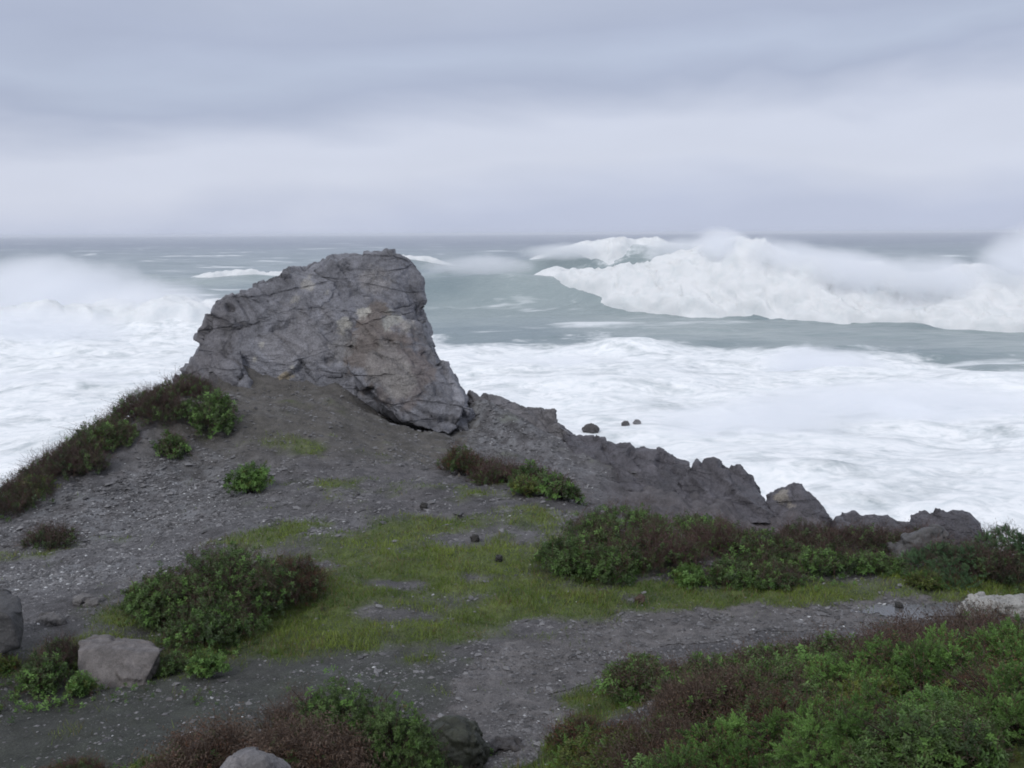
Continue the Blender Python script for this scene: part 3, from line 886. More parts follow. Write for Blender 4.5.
G1 = 'heath bushes along the left cliff edge'
shrub('heath', 182, 436, 27.2, 2.2, .62, 'dark purplish heath bush against the foot of the outcrop', G1)
shrub('heath', 140, 450, 26.0, 2.0, .58, 'dark red-brown heath bush second along the left cliff edge from the outcrop', G1)
shrub('mixed', 96, 473, 24.4, 1.9, .5, 'mixed brown and green bush midway along the left cliff edge', G1)
shrub('heath', 50, 500, 22.8, 1.9, .46, 'low wind-bitten heath bush on the cliff edge near the left side', G1)
shrub('darkheath', 8, 535, 21.0, 1.9, .46, 'dark heath bush at the left side of the photo on the cliff edge', G1)
shrub('darkheath', 75, 492, 22.6, 1.6, .5, 'low blackish green heath mat on gravel below the cliff edge', G1)
shrub('mixed', 118, 472, 24.0, 1.4, .3, 'low mat of mixed green and brown growth behind the pale gravel', G1)
shrub('darkheath', 165, 448, 25.4, 1.5, .6, 'dark heath bush touching the grey-green bush', G1)
shrub('yellow', 100, 478, 23.6, .8, .3, 'small yellowish green tuft among the cliff edge heath')
shrub('yellow', 30, 520, 21.4, 1.0, .3, 'low yellow-green mat at the left cliff edge')
shrub('leafy', 213, 452, 25.3, 1.35, .95, 'grey-green dense bush beside dark heath under the outcrop')
shrub('leafy', 174, 470, 23.9, .75, .35, 'small dark green cushion below the grey-green bush')
shrub('bright', 250, 499, 21.2, .95, .68, 'round bright green bush standing alone on gravel')
shrub('darkheath', 50, 545, 19.0, 1.1, .18, 'flat dark green mat in pale gravel on left slope')
# large bush mid left
shrub('mixed', 222, 612, 14.2, 2.3, .95, 'large tangled green and brown bush mound in the grass, biggest on the left')
shrub('leafy', 168, 622, 14.0, 1.4, .62, 'dark green low bush on the left flank of the tangled mound')
shrub('yellow', 152, 612, 14.3, .8, .38, 'yellowish tufted bush at the gravel edge')
shrub('rusty', 292, 602, 14.6, 1.15, .6, 'rust and green bush on right flank of the tangled mound')
shrub('leafy', 215, 640, 13.2, 1.3, .42, 'low green bush in front of the tangled mound')
shrub('bright', 208, 684, 11.75, .44, .34, 'small round bright green plant right of the pinkish boulder')
shrub('bright', 82, 700, 11.2, .32, .26, 'tiny bright green plant at the near corner of the pinkish boulder')
shrub('leafy', 45, 694, 11.4, .62, .42, 'dull green bush left of the pinkish boulder')
shrub('darkheath', 62, 668, 12.1, .55, .4, 'dark brownish bush behind the pinkish boulder')
shrub('yellow', 4, 668, 12.0, .36, .24, 'small yellow-green plant under the rounded dark boulder')
shrub('leafy', 168, 672, 12.0, .5, .22, 'low leafy clump at the right end of the pinkish boulder')
# near left bottom
shrub('rusty', 75, 776, 8.6, .7, .26, 'small rust-brown bush at the bottom left')
shrub('yellow', 150, 774, 8.4, .7, .24, 'yellow-green low plant at the bottom beside rust-brown bush')
shrub('leafy', 20, 776, 8.6, .6, .2, 'low dull green plant in the bottom left corner')
shrub('bracken', 215, 760, 8.0, .95, .5, 'withered brown bracken behind the pale mottled boulder')
shrub('bracken', 310, 765, 7.7, 1.1, .52, 'withered brown bracken drooping in front of the leafy shrub')
shrub('leafy', 345, 742, 8.5, 1.1, 1.0, 'leafy dark green shrub with bare twigs at bottom centre')
shrub('leafy', 400, 765, 8.0, .95, .85, 'leafy green shrub touching the dark mossy block')
shrub('twiggy', 300, 735, 8.8, .8, .8, 'bare brown twigs sticking up behind withered bracken')
shrub('bright', 322, 720, 9.2, .35, .6, 'bright green sprig standing out behind the leafy bottom shrub')
shrub('leafy', 450, 785, 7.9, .5, .3, 'low green clump at the bottom under the mossy block')
# right foot of the outcrop and gully edge
shrub('rusty', 468, 462, 23.6, 1.35, .72, 'rust-topped low bush at the right foot of the outcrop')
shrub('heath', 500, 470, 23.4, 1.1, .7, 'purplish bush on the gully edge right of the rust-topped bush')
shrub('heath', 492, 480, 22.4, .9, .45, 'small dark heath just below the rust-topped bush')
shrub('leafy', 535, 488, 21.8, 1.2, .62, 'green bush on the gully edge below the scree ridge')
shrub('heath', 522, 482, 22.6, 1.0, .55, 'brown heath between purplish bush and green gully bush')
shrub('leafy', 560, 504, 20.6, .95, .5, 'dark green bush at the lower end of the gully edge')
shrub('yellow', 525, 500, 20.7, .7, .36, 'small olive tuft in front of the green gully bush')
# central right thicket
T = 'thicket of shrubs right of the grass'
shrub('mixed', 625, 560, 17.2, 2.2, 0.81, 'largest mixed green and purple bush of the central thicket', T)
shrub('leafy', 570, 582, 15.9, 1.25, 0.55, 'grey-green leafy bush at left end of the central thicket', T)
shrub('heath', 655, 578, 16.2, 1.6, 0.63, 'purplish bush in the front of the central thicket', T)
shrub('leafy', 610, 586, 15.6, 1.2, 0.46, 'leafy green bush in front of the largest thicket bush', T)
shrub('leafy', 706, 540, 19.2, 1.5, 0.46, 'light green bush against the dark jagged crag', T)
shrub('heath', 715, 566, 17.2, 1.6, 0.52, 'brownish purple bush below the light green bush', T)
shrub('bright', 690, 588, 15.4, .65, 0.27, 'bright green plant at the thicket front edge', T)
shrub('mixed', 762, 568, 16.8, 1.6, 0.49, 'mixed bush below the pointed rock', T)
shrub('leafy', 735, 586, 15.5, .95, 0.31, 'low green bush at the grass edge below brownish bush', T)
shrub('darkheath', 810, 556, 17.6, 1.8, 0.48, 'dark brown heath under the pointed rock', T)
shrub('leafy', 818, 578, 16.0, 1.2, 0.38, 'green bush in front of the dark heath', T)
shrub('darkheath', 868, 555, 17.7, 1.6, 0.46, 'dark heath below the saddle of broken rocks', T)
shrub('leafy', 872, 578, 16.1, 1.1, 0.33, 'leafy low bush left of the sloping grey rock', T)
shrub('darkheath', 918, 545, 18.2, 1.4, 0.41, 'dark heath behind the sloping grey rock', T)
shrub('mixed', 775, 590, 15.3, .9, 0.27, 'low tangle of green and rust at the grass edge', T)
G2 = 'feathery bushes at the right side'
shrub('pine', 950, 578, 15.9, 1.5, .6, 'feathery green bush above the puddle', G2)
shrub('pine', 998, 570, 16.3, 1.5, .66, 'tall feathery dark green bush above the pale boulders', G2)
shrub('darkheath', 990, 580, 15.7, 1.0, .5, 'dark brown hollow-looking bush between two feathery green bushes', G2)
shrub('pine', 1040, 577, 15.8, 1.3, .66, 'feathery green bush cut off by the right edge', G2)
shrub('yellow', 925, 586, 15.2, .6, .24, 'low yellowish tuft at the foot of the feathery bushes')
# near bank, lower right
B1 = 'mounds of greenery on the near bank'
nb = [
    ('mixed', 640, 668, 10.9, .95, .36, 'mixed bush on the far lip of the near bank beside path'),
    ('bright', 640, 648, 11.6, .34, .3, 'single dark green sprig at the path edge of the bank'),
    ('mixed', 700, 668, 10.6, 1.1, .42, 'mixed brown and green bush along the path edge'),
    ('mixed', 762, 662, 10.6, 1.1, .42, 'brown and green bush along the path edge, next left of the green sprig'),
    ('bright', 772, 655, 11.2, .5, .35, 'green sprig standing at the path edge below the puddle'),
    ('mixed', 830, 650, 10.8, 1.1, .42, 'mixed bush at path edge below the puddle'),
    ('twiggy', 965, 640, 11.0, 1.2, .55, 'bare dead twigs standing before the pale boulders'),
    ('twiggy', 905, 648, 10.7, .9, .45, 'thin dead twigs left of the pale boulders'),
    ('heath', 1000, 655, 9.8, 1.2, .5, 'dark twiggy heath under the pale boulders at right'),
    ('twiggy', 700, 720, 8.4, 1.1, .42, 'tangle of brown dead twigs in the middle of the bank'),
    ('twiggy', 650, 745, 7.6, .8, .34, 'brown dead twigs around the pale stone'),
    ('mixed', 760, 705, 8.6, 1.1, .42, 'brown and green bush right of the dead tangle'),
    ('yellow', 590, 730, 8.6, .6, .26, 'yellow-green plants on the left edge of the bank'),
    ('rusty', 575, 712, 9.4, .5, .26, 'small rusty plant where bank meets gravel path'),
    ('yellow', 610, 765, 7.8, .7, .28, 'yellow-green clump at the bottom of the bank'),
    ('rusty', 620, 735, 8.2, .45, .28, 'rust-red sprigs beside yellow-green clump'),
    ('leafy', 650, 785, 6.9, .8, .36, 'leafy green clump at bottom under dead twigs'),
    ('bright', 790, 690, 8.9, .95, .4, 'bright green mound at the middle of the bank'),
    ('feathery', 722, 752, 6.9, 1.0, .42, 'feathery green mound at the bottom centre right'),
    ('feathery', 795, 748, 6.5, 1.0, .48, 'large feathery mound at the bottom'),
    ('feathery', 850, 790, 5.6, .95, .46, 'small feathery mound lowest on the bank'),
    ('mixed', 800, 725, 7.3, .9, .4, 'tangled brown and green bush between feathery mounds'),
    ('yellow', 850, 725, 7.1, .8, .4, 'yellowish green bush amid the bank'),
    ('feathery', 870, 700, 7.9, 1.0, .45, 'feathery mound behind the yellowish green bush'),
    ('bright', 860, 672, 9.2, .9, .4, 'bright bush below mixed path edge bush'),
    ('feathery', 955, 700, 7.8, 1.1, .46, 'feathery bright mound below the dead twigs'),
    ('feathery', 915, 715, 7.2, 1.0, .5, 'feathery bright mound left of the tall right one'),
    ('feathery', 1015, 692, 7.7, 1.1, .54, 'tallest feathery bright mound at the right edge'),
    ('rusty', 985, 735, 6.4, .9, .42, 'rust-brown heath under the tallest feathery mound'),
    ('bright', 930, 755, 6.0, .9, .44, 'dense bright leafy bush near the bottom right'),
    ('feathery', 1010, 770, 5.4, .95, .5, 'feathery mound in the bottom right corner'),
    ('leafy', 920, 800, 5.0, .9, .42, 'dark leafy bush lowest at bottom right'),
    ('heath', 905, 672, 9.0, .8, .4, 'red-brown heath tuft above the feathery mounds'),
    ('bright', 1030, 765, 5.6, .7, .45, 'bright leafy bush cut off by the bottom right edge'),
    ('feathery', 668, 776, 6.5, .8, .38, 'feathery mound at the bottom just right of the leafy green clump'),
    ('mixed', 960, 660, 9.4, 1.0, .5, 'mixed green and brown bush under the bare dead twigs'),
    ('rusty', 760, 735, 7.2, .7, .46, 'rust-brown twigs between the two lowest feathery mounds'),
    ('heath', 880, 690, 8.1, .8, .5, 'purplish brown heath rising between feathery bright mounds'),
    ('rusty', 840, 760, 6.4, .45, .36, 'rusty sprigs poking between feathery mounds'),
]
for (k, a, b, yd, w, h, lab) in nb:
    shrub(k, a, b, yd, w * (.98 if k == 'feathery' else 1), h * (1.06 if k == 'feathery' else .9), lab, B1, s=0.0098 * yd if k in ('feathery', 'pine') else 0.0092 * yd)


def ground_cover():
    rs = np.random.default_rng(77)
    n = 88000
    yy = 4.2 * (19 / 4.2) ** rs.random(n); xx = (rs.random(n) * 1.8 - .7) * yy
    bank = smooth(0.2, 1.5, xx * 0.9 + (9.5 - yy) * 0.55 - 0.4) * smooth(12.2, 11.2, yy) * (xx > -0.4) * (1 - path_mask(xx, yy))
    thick = blob_mask(xx, yy, [(650, 575, 16.3, 2.0, 1.2, 1), (780, 575, 16.2, 2.6, 1.0, 1), (900, 565, 16.6, 2.2, 1.0, 1), (990, 575, 15.8, 1.4, .9, 1), (225, 620, 14.1, 2.0, .9, .9), (60, 680, 11.8, 1.1, .8, 1.0),
                               (250, 760, 8.3, 1.4, .6, .8), (380, 755, 8.3, .9, .6, .9), (90, 775, 8.7, 1.5, .5, .9), (30, 700, 11.0, .9, .6, .8), (150, 700, 10.9, 1.2, .3, .55), (480, 745, 9.6, .3, .3, .5), (215, 650, 12.8, 1.3, .4, .8), (320, 610, 14.2, .5, .5, .7)])
    m = np.maximum(bank * .66, thick) + .5 * fbm(xyz(xx, yy, 8) * 1.2, 4)
    keep = (rs.random(n) < smooth(.35, .9, m) * np.clip(.25 + .06 * yy, 0, .9))
    xx, yy = xx[keep], yy[keep]
    P = np.stack([xx, yy, H(xx, yy) + .01], 1); D = np.tile(np.array([[0, 0, 1.0]]), (len(xx), 1))
    kind = rs.random(len(xx)) + .35 * fbm(P * 1.1, 3)
    kind = np.where((yy < 9.5) & (xx > -.4) & (kind < .6), kind - .35, kind)
    parts = []
    for a, b, tp, pal, sf in [(-9, .30, 'leafy', 'green', 1.0), (.30, .60, 'leafy', 'bright', 1.1), (.60, .72, 'feather', 'yellowgreen', 1.0), (.72, .86, 'heath', 'rust', 1.3), (.86, 9, 'twig', 'dead', 2.0)]:
        k = (kind >= a) & (kind < b)
        sz = float(np.mean(np.clip(.0062 * yy[k], .04, .1))) * sf
        parts.append(spray(P[k], D[k], tp, sz, pal, rs, up=.5, jit=.6, clump=1.0))
    V, F, C = join(parts)
    tag(link('undergrowth', mesh_np('undergrowth', V, F, C, smooth_shade=False), M_LEAF), 'low mixed green and rusty undergrowth between the bushes', 'undergrowth', kind='stuff')


ground_cover()

# grass -------------------------------------------------------------------
def scatter_grass():
    n = 520000
    yy = 8.2 * (26 / 8.2) ** RNG.random(n)
    xx = (RNG.random(n) * 1.3 - 0.65) * yy
    g = grass_mask(xx, yy)
    keep = RNG.random(n) < g ** 1.2 * .85
    xx, yy, g = xx[keep], yy[keep], g[keep]
    m = len(xx); hh = H(xx, yy)
    ln = (0.026 + 0.075 * RNG.random(m) ** 2) * (0.6 + .7 * smooth(-.4, .5, fbm(xyz(xx, yy, 3) * 1.5, 3)))
    wd = 0.0045 * np.clip(yy / 13, .8, 1.6)
    a = RNG.random(m) * 6.283; dx, dy = np.cos(a), np.sin(a)
    lean = .25 + .6 * RNG.random(m); b = RNG.random(m) * 6.283
    tx = np.cos(b) * lean * ln; ty = np.sin(b) * lean * ln
    base = np.stack([xx, yy, hh - .004], 1)
    o1 = np.stack([dx * wd, dy * wd, 0 * dx], 1)
    tip = base + np.stack([tx, ty, ln], 1)
    v = np.stack([base - o1, base + o1, tip + o1 * .25, tip - o1 * .25], 1)
    t = np.clip(.5 + .6 * fbm(xyz(xx, yy, 6) * .8, 4) + .3 * (RNG.random(m) - .5), 0, 1)
    col = lerp((0.060, 0.112, 0.018), (0.205, 0.265, 0.046), t)
    dry = RNG.random(m) < .10 + .25 * smooth(.1, .5, fbm(xyz(xx, yy, 12) * .9, 3)); col[dry] = lerp((0.12, 0.10, 0.04), (0.19, 0.15, 0.07), RNG.random(m))[dry]
    F = np.arange(m * 4).reshape(-1, 4)
    me = mesh_np('grass', v.reshape(-1, 3), F, np.repeat(col, 4, 0), smooth_shade=False)
    tag(link('grass', me, M_LEAF), 'short bright green turf on the terrace between gravel and path', 'grass', kind='stuff')


scatter_grass()

# puddle ------------------------------------------------------------------
m, nt, out = new_mat('puddle_water')
p = N(nt, 'ShaderNodeBsdfPrincipled'); p.inputs['Base Color'].default_value = (0.09, 0.09, 0.095, 1); p.inputs['Roughness'].default_value = .12
p.inputs['Specular IOR Level'].default_value = .6
nz = noise_n(nt, None, 30, 3); bp = N(nt, 'ShaderNodeBump'); bp.inputs['Strength'].default_value = .25; bp.inputs['Distance'].default_value = .01
nt.links.new(nz.outputs[0], bp.inputs['Height']); nt.links.new(bp.outputs[0], p.inputs['Normal']); nt.links.new(p.outputs[0], out.inputs[0])
c0 = W(925, 607, 14.25)
gx2, gy2 = np.meshgrid(np.arange(-1.3, 1.3, .03), np.arange(-.5, .5, .03))
rr_ = np.hypot(gx2 / 1.0, gy2 / .36).ravel() + .35 * fbm(xyz(gx2.ravel(), gy2.ravel()) * 2.2, 4)
pf = grid_faces(*gx2.shape); pf = pf[rr_[pf].max(1) < .95]
_ax, _ay = gx2.ravel() + c0[0], gy2.ravel() + c0[1]; _hz = H(_ax, _ay); _in = rr_ < .9
_q = np.stack([_ax, _ay, np.ones(len(_ax))], 1); _pl = np.linalg.lstsq(_q[_in], _hz[_in], rcond=None)[0]; _gap = _q @ _pl + .020 - _hz
pf = pf[(_gap[pf].min(1) > -.012) & (_gap[pf].max(1) < .042)]
used, inv = np.unique(pf, return_inverse=True)
ux, uy = gx2.ravel()[used] + c0[0], gy2.ravel()[used] + c0[1]
uz = H(ux, uy); zl = np.percentile(uz, 50)
_q = np.stack([ux, uy, np.ones(len(ux))], 1)
me = mesh_np('puddle', np.stack([ux, uy, _q @ _pl + .020], 1), inv.reshape(-1, 4))
tag(link('puddle', me, m), kind='structure')

# ------------------------------------------------------------------ sea
def crestA(x): return 222 - 0.0 * x - 0.62 * np.clip(x - 8, 0, 200) * 1.0 + 0.0 * x
def hA(x):
    b = 6.6 + 0 * x
    b = b + 4.4 * smooth(22, 42, x) + 2.4 * np.exp(-((x - 44) / 6.5) ** 2) + .7 * np.exp(-((x - 63) / 5) ** 2) - 4.3 * smooth(46, 64, x)
    b = b + smooth(25, 45, x) * 1.0 * fbm(xyz(x / 7, 0 * x, 3.3), 3)
    return b * smooth(-70, -12, x)
def crestB(x): return 305 - .25 * x
def hB(x): return (7.0 + 5.6 * np.exp(-((x - 34) / 26) ** 2)) * smooth(-60, 6, x) * smooth(170, 90, x)


def wave(q, wf, wb): return np.where(q < 0, np.exp(-(np.abs(q) / wf) ** 1.9), np.exp(-(np.abs(q) / wb) ** 1.7))


def surf_mask(x, y):
    """1 in the white churned water close to the shore."""
    n = fbm(xyz(x, y) / 22, 4)
    lim = np.interp(x, [-120, -60, -30, -8, 20, 40, 60, 90, 160], [185, 180, 172, 150, 150, 138, 126, 118, 112])
    return smooth(8, -8, y - lim + 14 * n)


def sea_h(x, y):
    r = np.hypot(x, y)
    p = xyz(x, y)
    wob = 6 * fbm(p / 60, 2)
    h = hA(x) * wave(y - crestA(x) - wob * .5, 7.5, 24) + hB(x) * wave(y - crestB(x) - wob * .8, 12, 34)
    # an unbroken swell crossing at the left, further waves behind
    h += 3.0 * wave(y - (345 + .10 * x) - wob, 14, 30) * smooth(30, -20, x) * smooth(-150, -90, x)
    h += 5.0 * wave(y - (415 - .05 * x) - wob, 16, 36) * np.exp(-((x + 45) / 26) ** 2)
    h += 4.0 * wave(y - (175 + .2 * x) - wob, 9, 18) * smooth(-20, -45, x)
    far = smooth(250, 600, r)
    h += far * 1.6 * np.sin((y + 40 * fbm(p / 300, 2)) / 30.0) * smooth(3000, 900, r)
    near = smooth(420, 120, r)
    h += 0.75 * fbm(p / 12 * np.array([.45, 1, 1]), 4) * smooth(1800, 300, r)
    s = surf_mask(x, y)
    h += s * (1.2 * fbm(p / 19, 3, .5) + .22 * ridged(p / 7 * np.array([.5, 1, 1]), 2) - .3)
    # a peaking lump of backwash
    c = W(628, 352, 140)
    h += 2.4 * np.exp(-(((x - c[0]) / 7) ** 2 + ((y - c[1]) / 4) ** 2))
    return h


rad = np.concatenate([np.geomspace(22, 100, 170, endpoint=False), np.geomspace(100, 420, 420, endpoint=False), np.geomspace(420, 16000, 380)])
ang = np.radians(np.linspace(-44, 44, 900))
rg, ag = np.meshgrid(rad, ang, indexing='ij')
sx, sy = (rg * np.sin(ag)).ravel(), (rg * np.cos(ag)).ravel()
sz = sea_h(sx, sy)
foam = surf_mask(sx, sy)
qa = sy - crestA(sx)
# foam streaks left on the faces and backs of the broken waves
foam = np.maximum(foam, .55 * wave(qa - 12, 16, 34) * smooth(15, 50, sx))
foam = np.maximum(foam, .5 * wave(sy - crestB(sx) - 6, 20, 40) * smooth(0, 30, sx) * smooth(120, 80, sx))
foam = np.maximum(foam, .30 * smooth(-25, -50, sx) * smooth(300, 190, sy))
me = mesh_np('sea', np.stack([sx, sy, sz], 1), grid_faces(*rg.shape), None, {'foam': foam})

m, nt, out = new_mat('sea_water')
geo = N(nt, 'ShaderNodeNewGeometry')
at = N(nt, 'ShaderNodeAttribute', attribute_name='foam')
mp = N(nt, 'ShaderNodeMapping'); nt.links.new(geo.outputs['Position'], mp.inputs[0]); mp.inputs['Scale'].default_value = (.75, 1, 1)
f1 = noise_n(nt, mp.outputs[0], .16, 9, .68, 1.2)
f2 = noise_n(nt, mp.outputs[0], .9, 6, .7, .8)
f3 = noise_n(nt, mp.outputs[0], .035, 4, .6, .6)
mixn = math_n(nt, 'ADD', math_n(nt, 'MULTIPLY', f1.outputs[0], .55), math_n(nt, 'ADD', math_n(nt, 'MULTIPLY', f2.outputs[0], .25), math_n(nt, 'MULTIPLY', f3.outputs[0], .20)))
# lace: water showing through between curling foam lines
f4 = noise_n(nt, mp.outputs[0], .085, 7, .62, 2.2)
lace = math_n(nt, 'MULTIPLY', math_n(nt, 'ABSOLUTE', math_n(nt, 'SUBTRACT', f4.outputs[0], .5)), 1.15)
mix2 = math_n(nt, 'ADD', math_n(nt, 'MULTIPLY', math_n(nt, 'SUBTRACT', mixn, .5), 1.5), .5)
thr = math_n(nt, 'ADD', math_n(nt, 'MULTIPLY', at.outputs['Fac'], .52), math_n(nt, 'SUBTRACT', math_n(nt, 'SUBTRACT', mix2, lace), .56))
fo = ramp(nt, thr, [(0.02, 0.0), (0.20, .55), (.42, 1.0)])
# white horses far out
mp2 = N(nt, 'ShaderNodeMapping'); nt.links.new(geo.outputs['Position'], mp2.inputs[0]); mp2.inputs['Scale'].default_value = (.35, 1, 1)
wc = noise_n(nt, mp2.outputs[0], .045, 5, .62, .3)
wr = ramp(nt, wc.outputs[0], [(.60, 0.0), (.66, .7)])
fo_all = math_n(nt, 'MAXIMUM', fo.outputs[0], wr.outputs[0])
wcol = ramp(nt, f3.outputs[0], [(.35, (0.190, 0.245, 0.265)), (.65, (0.290, 0.345, 0.355))])
spx = N(nt, 'ShaderNodeSeparateXYZ'); nt.links.new(geo.outputs['Position'], spx.inputs[0])
deep = N(nt, 'ShaderNodeMapRange'); nt.links.new(spx.outputs[1], deep.inputs[0]); deep.inputs[1].default_value = 350; deep.inputs[2].default_value = 1500
wcol2 = mixc(nt, deep.outputs[0], wcol.outputs[0], (0.120, 0.155, 0.210))   # clear deep water beyond the silty shallows
pw = N(nt, 'ShaderNodeBsdfPrincipled'); nt.links.new(wcol2, pw.inputs['Base Color'])
pw.inputs['Roughness'].default_value = .28; pw.inputs['IOR'].default_value = 1.33
b1 = noise_n(nt, mp.outputs[0], .5, 7, .62, .4)
bp = N(nt, 'ShaderNodeBump'); bp.inputs['Strength'].default_value = .55; bp.inputs['Distance'].default_value = .8
nt.links.new(b1.outputs[0], bp.inputs['Height']); nt.links.new(bp.outputs[0], pw.inputs['Normal'])
pfm = N(nt, 'ShaderNodeBsdfPrincipled'); pfm.inputs['Roughness'].default_value = .9; pfm.inputs['Specular IOR Level'].default_value = .1
fc = ramp(nt, f2.outputs[0], [(.3, (0.66, 0.71, 0.74)), (.6, (0.84, 0.86, 0.88))])
nt.links.new(fc.outputs[0], pfm.inputs['Base Color'])
bp2 = N(nt, 'ShaderNodeBump'); bp2.inputs['Strength'].default_value = .25; bp2.inputs['Distance'].default_value = .4
nt.links.new(mixn, bp2.inputs['Height']); nt.links.new(bp2.outputs[0], pfm.inputs['Normal'])
mx = N(nt, 'ShaderNodeMixShader'); nt.links.new(fo_all, mx.inputs[0]); nt.links.new(pw.outputs[0], mx.inputs[1]); nt.links.new(pfm.outputs[0], mx.inputs[2])
nt.links.new(mx.outputs[0], out.inputs[0])
M_SEA = m
tag(link('sea', me, M_SEA), kind='structure')

for (a_, b_, yd_, w_, h_, sd_, lab_) in [(591, 428, 82, 1.4, .7, 101, 'dark rock awash in white surf beyond the ridge, larger and nearest the ridge'),
                                        (626, 422, 85, .8, .5, 102, 'small dark rock awash in surf, middle one of the three beyond the ridge'),
                                        (637, 421, 85.5, .7, .4, 103, 'smallest dark rock awash in surf, farthest from the ridge')]:
    q_ = W(a_, b_, yd_); zs_ = float(sea_h(np.array([q_[0]]), np.array([q_[1]]))[0])
    boulder('sea_rock', a_, b_, yd_, w_, w_, h_, sd_, *DARK, lab_, 'rock', 'rocks awash in the surf', on_sea=zs_, sink=.3)

# white water: lumpy bodies of foam with thickness, riding on the waves
m, nt, out = new_mat('white_water')
geo = N(nt, 'ShaderNodeNewGeometry')
p = N(nt, 'ShaderNodeBsdfPrincipled'); p.inputs['Roughness'].default_value = .95; p.inputs['Specular IOR Level'].default_value = .05
a1 = noise_n(nt, geo.outputs['Position'], .35, 7, .65, .6)
cr = ramp(nt, a1.outputs[0], [(.3, (0.80, 0.84, 0.86)), (.55, (0.92, 0.935, 0.95))]); nt.links.new(cr.outputs[0], p.inputs['Base Color'])
bp = N(nt, 'ShaderNodeBump'); bp.inputs['Strength'].default_value = .3; bp.inputs['Distance'].default_value = .9
nt.links.new(a1.outputs[0], bp.inputs['Height']); nt.links.new(bp.outputs[0], p.inputs['Normal'])
tl = N(nt, 'ShaderNodeBsdfTranslucent'); tl.inputs[0].default_value = (.85, .9, .92, 1)
mx = N(nt, 'ShaderNodeMixShader'); mx.inputs[0].default_value = .25
nt.links.new(p.outputs[0], mx.inputs[1]); nt.links.new(tl.outputs[0], mx.inputs[2]); nt.links.new(mx.outputs[0], out.inputs[0])
M_WHITE = m


def white_water(u0, u1, q0, q1, crest, maskf, label, res=.55, thick=2.2, seed=0):
    us = np.arange(u0, u1, res); qs = np.arange(q0, q1, res * .8)
    ug, qg = np.meshgrid(us, qs); u, q = ug.ravel(), qg.ravel()
    y = crest(u) + q
    z = sea_h(u, y)
    mk = maskf(u, q)
    p = np.stack([u, y, z * 1.3], 1)
    pe = np.stack([u / 2.0 + .25 * q, q / 8, z / 7], 1)
    n = fbm(p / 9 + seed, 4, .5)
    bil = 1 - 1.4 * np.abs(fbm(pe + seed + 30, 4, .48))
    t = mk * thick * (0.55 + .30 * bil + .45 * n) - (1 - mk) * .4 - .15
    t = np.where(mk > .55, np.maximum(t, .3), t)
    d = np.stack([.5 * thick * mk * fbm(p / 6 + seed + 50, 3), -.55 * t, t], 1)
    V = np.stack([u, y, z], 1) + d
    F = grid_faces(*ug.shape); F = F[(t[F].max(1) > 0)]
    used, inv = np.unique(F, return_inverse=True)
    V = V[used]; o = V.mean(0); o[2] = 0
    me = mesh_np('breaking_wave', V - o, inv.reshape(-1, 4))
    return tag(link('breaking_wave', me, M_WHITE, loc=o), label, 'wave', 'breaking waves')


def mA(u, q):
    edge = np.interp(u, [3, 10, 18, 27, 34, 60, 130], [2, -2, -9, -14, -15, -15, -15]) + 2.5 * fbm(xyz(u, q) / 6, 3)
    return smooth(-1.5, 3.0, q - edge) * smooth(30, 12, q) * smooth(0, 12, u)


white_water(2, 128, -20, 30, crestA, mA, 'big white breaking wave tumbling toward the shore at right', thick=3.0)


def mB(u, q):
    edge = np.interp(u, [0, 15, 28, 36, 48, 60, 90], [1, -2, -8, 0, 2, -6, -10]) + 2.5 * fbm(xyz(u, q, 5) / 8, 3)
    return smooth(-2, 3, q - edge) * smooth(22, 8, q) * smooth(2, 14, u) * smooth(110, 80, u)


white_water(0, 112, -20, 24, crestB, mB, 'second breaking wave rearing behind the biggest one, with a dark hollow', thick=2.6, seed=8, res=.7)


def crL(u): return 175 + .2 * u + 0 * u
def mL(u, q): return smooth(-8, -2, q + 3 * fbm(xyz(u, q, 9) / 7, 3)) * smooth(16, 5, q) * smooth(-30, -46, u)
white_water(-115, -28, -14, 18, crL, mL, 'churning white breaker beyond the left cliff edge', thick=2.4, seed=15)


def crS(u): return 345 + .10 * u
def mS(u, q): return smooth(-4, 0, q + 2 * fbm(xyz(u, q, 2) / 9, 3)) * smooth(9, 2, q) * smooth(-112, -98, u) * smooth(-58, -74, u)
white_water(-115, -50, -8, 12, crS, mS, 'thin white crest far out left of the outcrop', thick=2.2, seed=21, res=.8)


def crT(u): return 415 - .05 * u
def mT(u, q): return smooth(-4, 0, q + 2 * fbm(xyz(u, q, 3) / 9, 3)) * smooth(9, 2, q) * smooth(-72, -58, u) * smooth(-18, -34, u)
white_water(-75, -14, -8, 12, crT, mT, 'thin white crest far out just above the outcrop', thick=2.2, seed=27, res=.8)

# spray: real drifting droplets as volumes
m, nt, out = new_mat('spray_mist')
tc = N(nt, 'ShaderNodeTexCoord')
ln = N(nt, 'ShaderNodeVectorMath', operation='LENGTH'); nt.links.new(tc.outputs['Object'], ln.inputs[0])
geo = N(nt, 'ShaderNodeNewGeometry')
mp = N(nt, 'ShaderNodeMapping'); nt.links.new(geo.outputs['Position'], mp.inputs[0]); mp.inputs['Scale'].default_value = (.7, 1, 1.0); mp.inputs['Rotation'].default_value = (0, .5, 0)
nz = noise_n(nt, mp.outputs[0], .13, 6, .68, .8)
fall = math_n(nt, 'SUBTRACT', 1.0, ln.outputs['Value'], clamp=True)
dn = math_n(nt, 'SUBTRACT', math_n(nt, 'MULTIPLY', fall, 1.5), math_n(nt, 'MULTIPLY', math_n(nt, 'SUBTRACT', 1.0, nz.outputs[0]), 1.0), clamp=True)
oi = N(nt, 'ShaderNodeObjectInfo')
dens = math_n(nt, 'MULTIPLY', math_n(nt, 'MULTIPLY', dn, .42), N(nt, 'ShaderNodeSeparateColor').outputs[0])
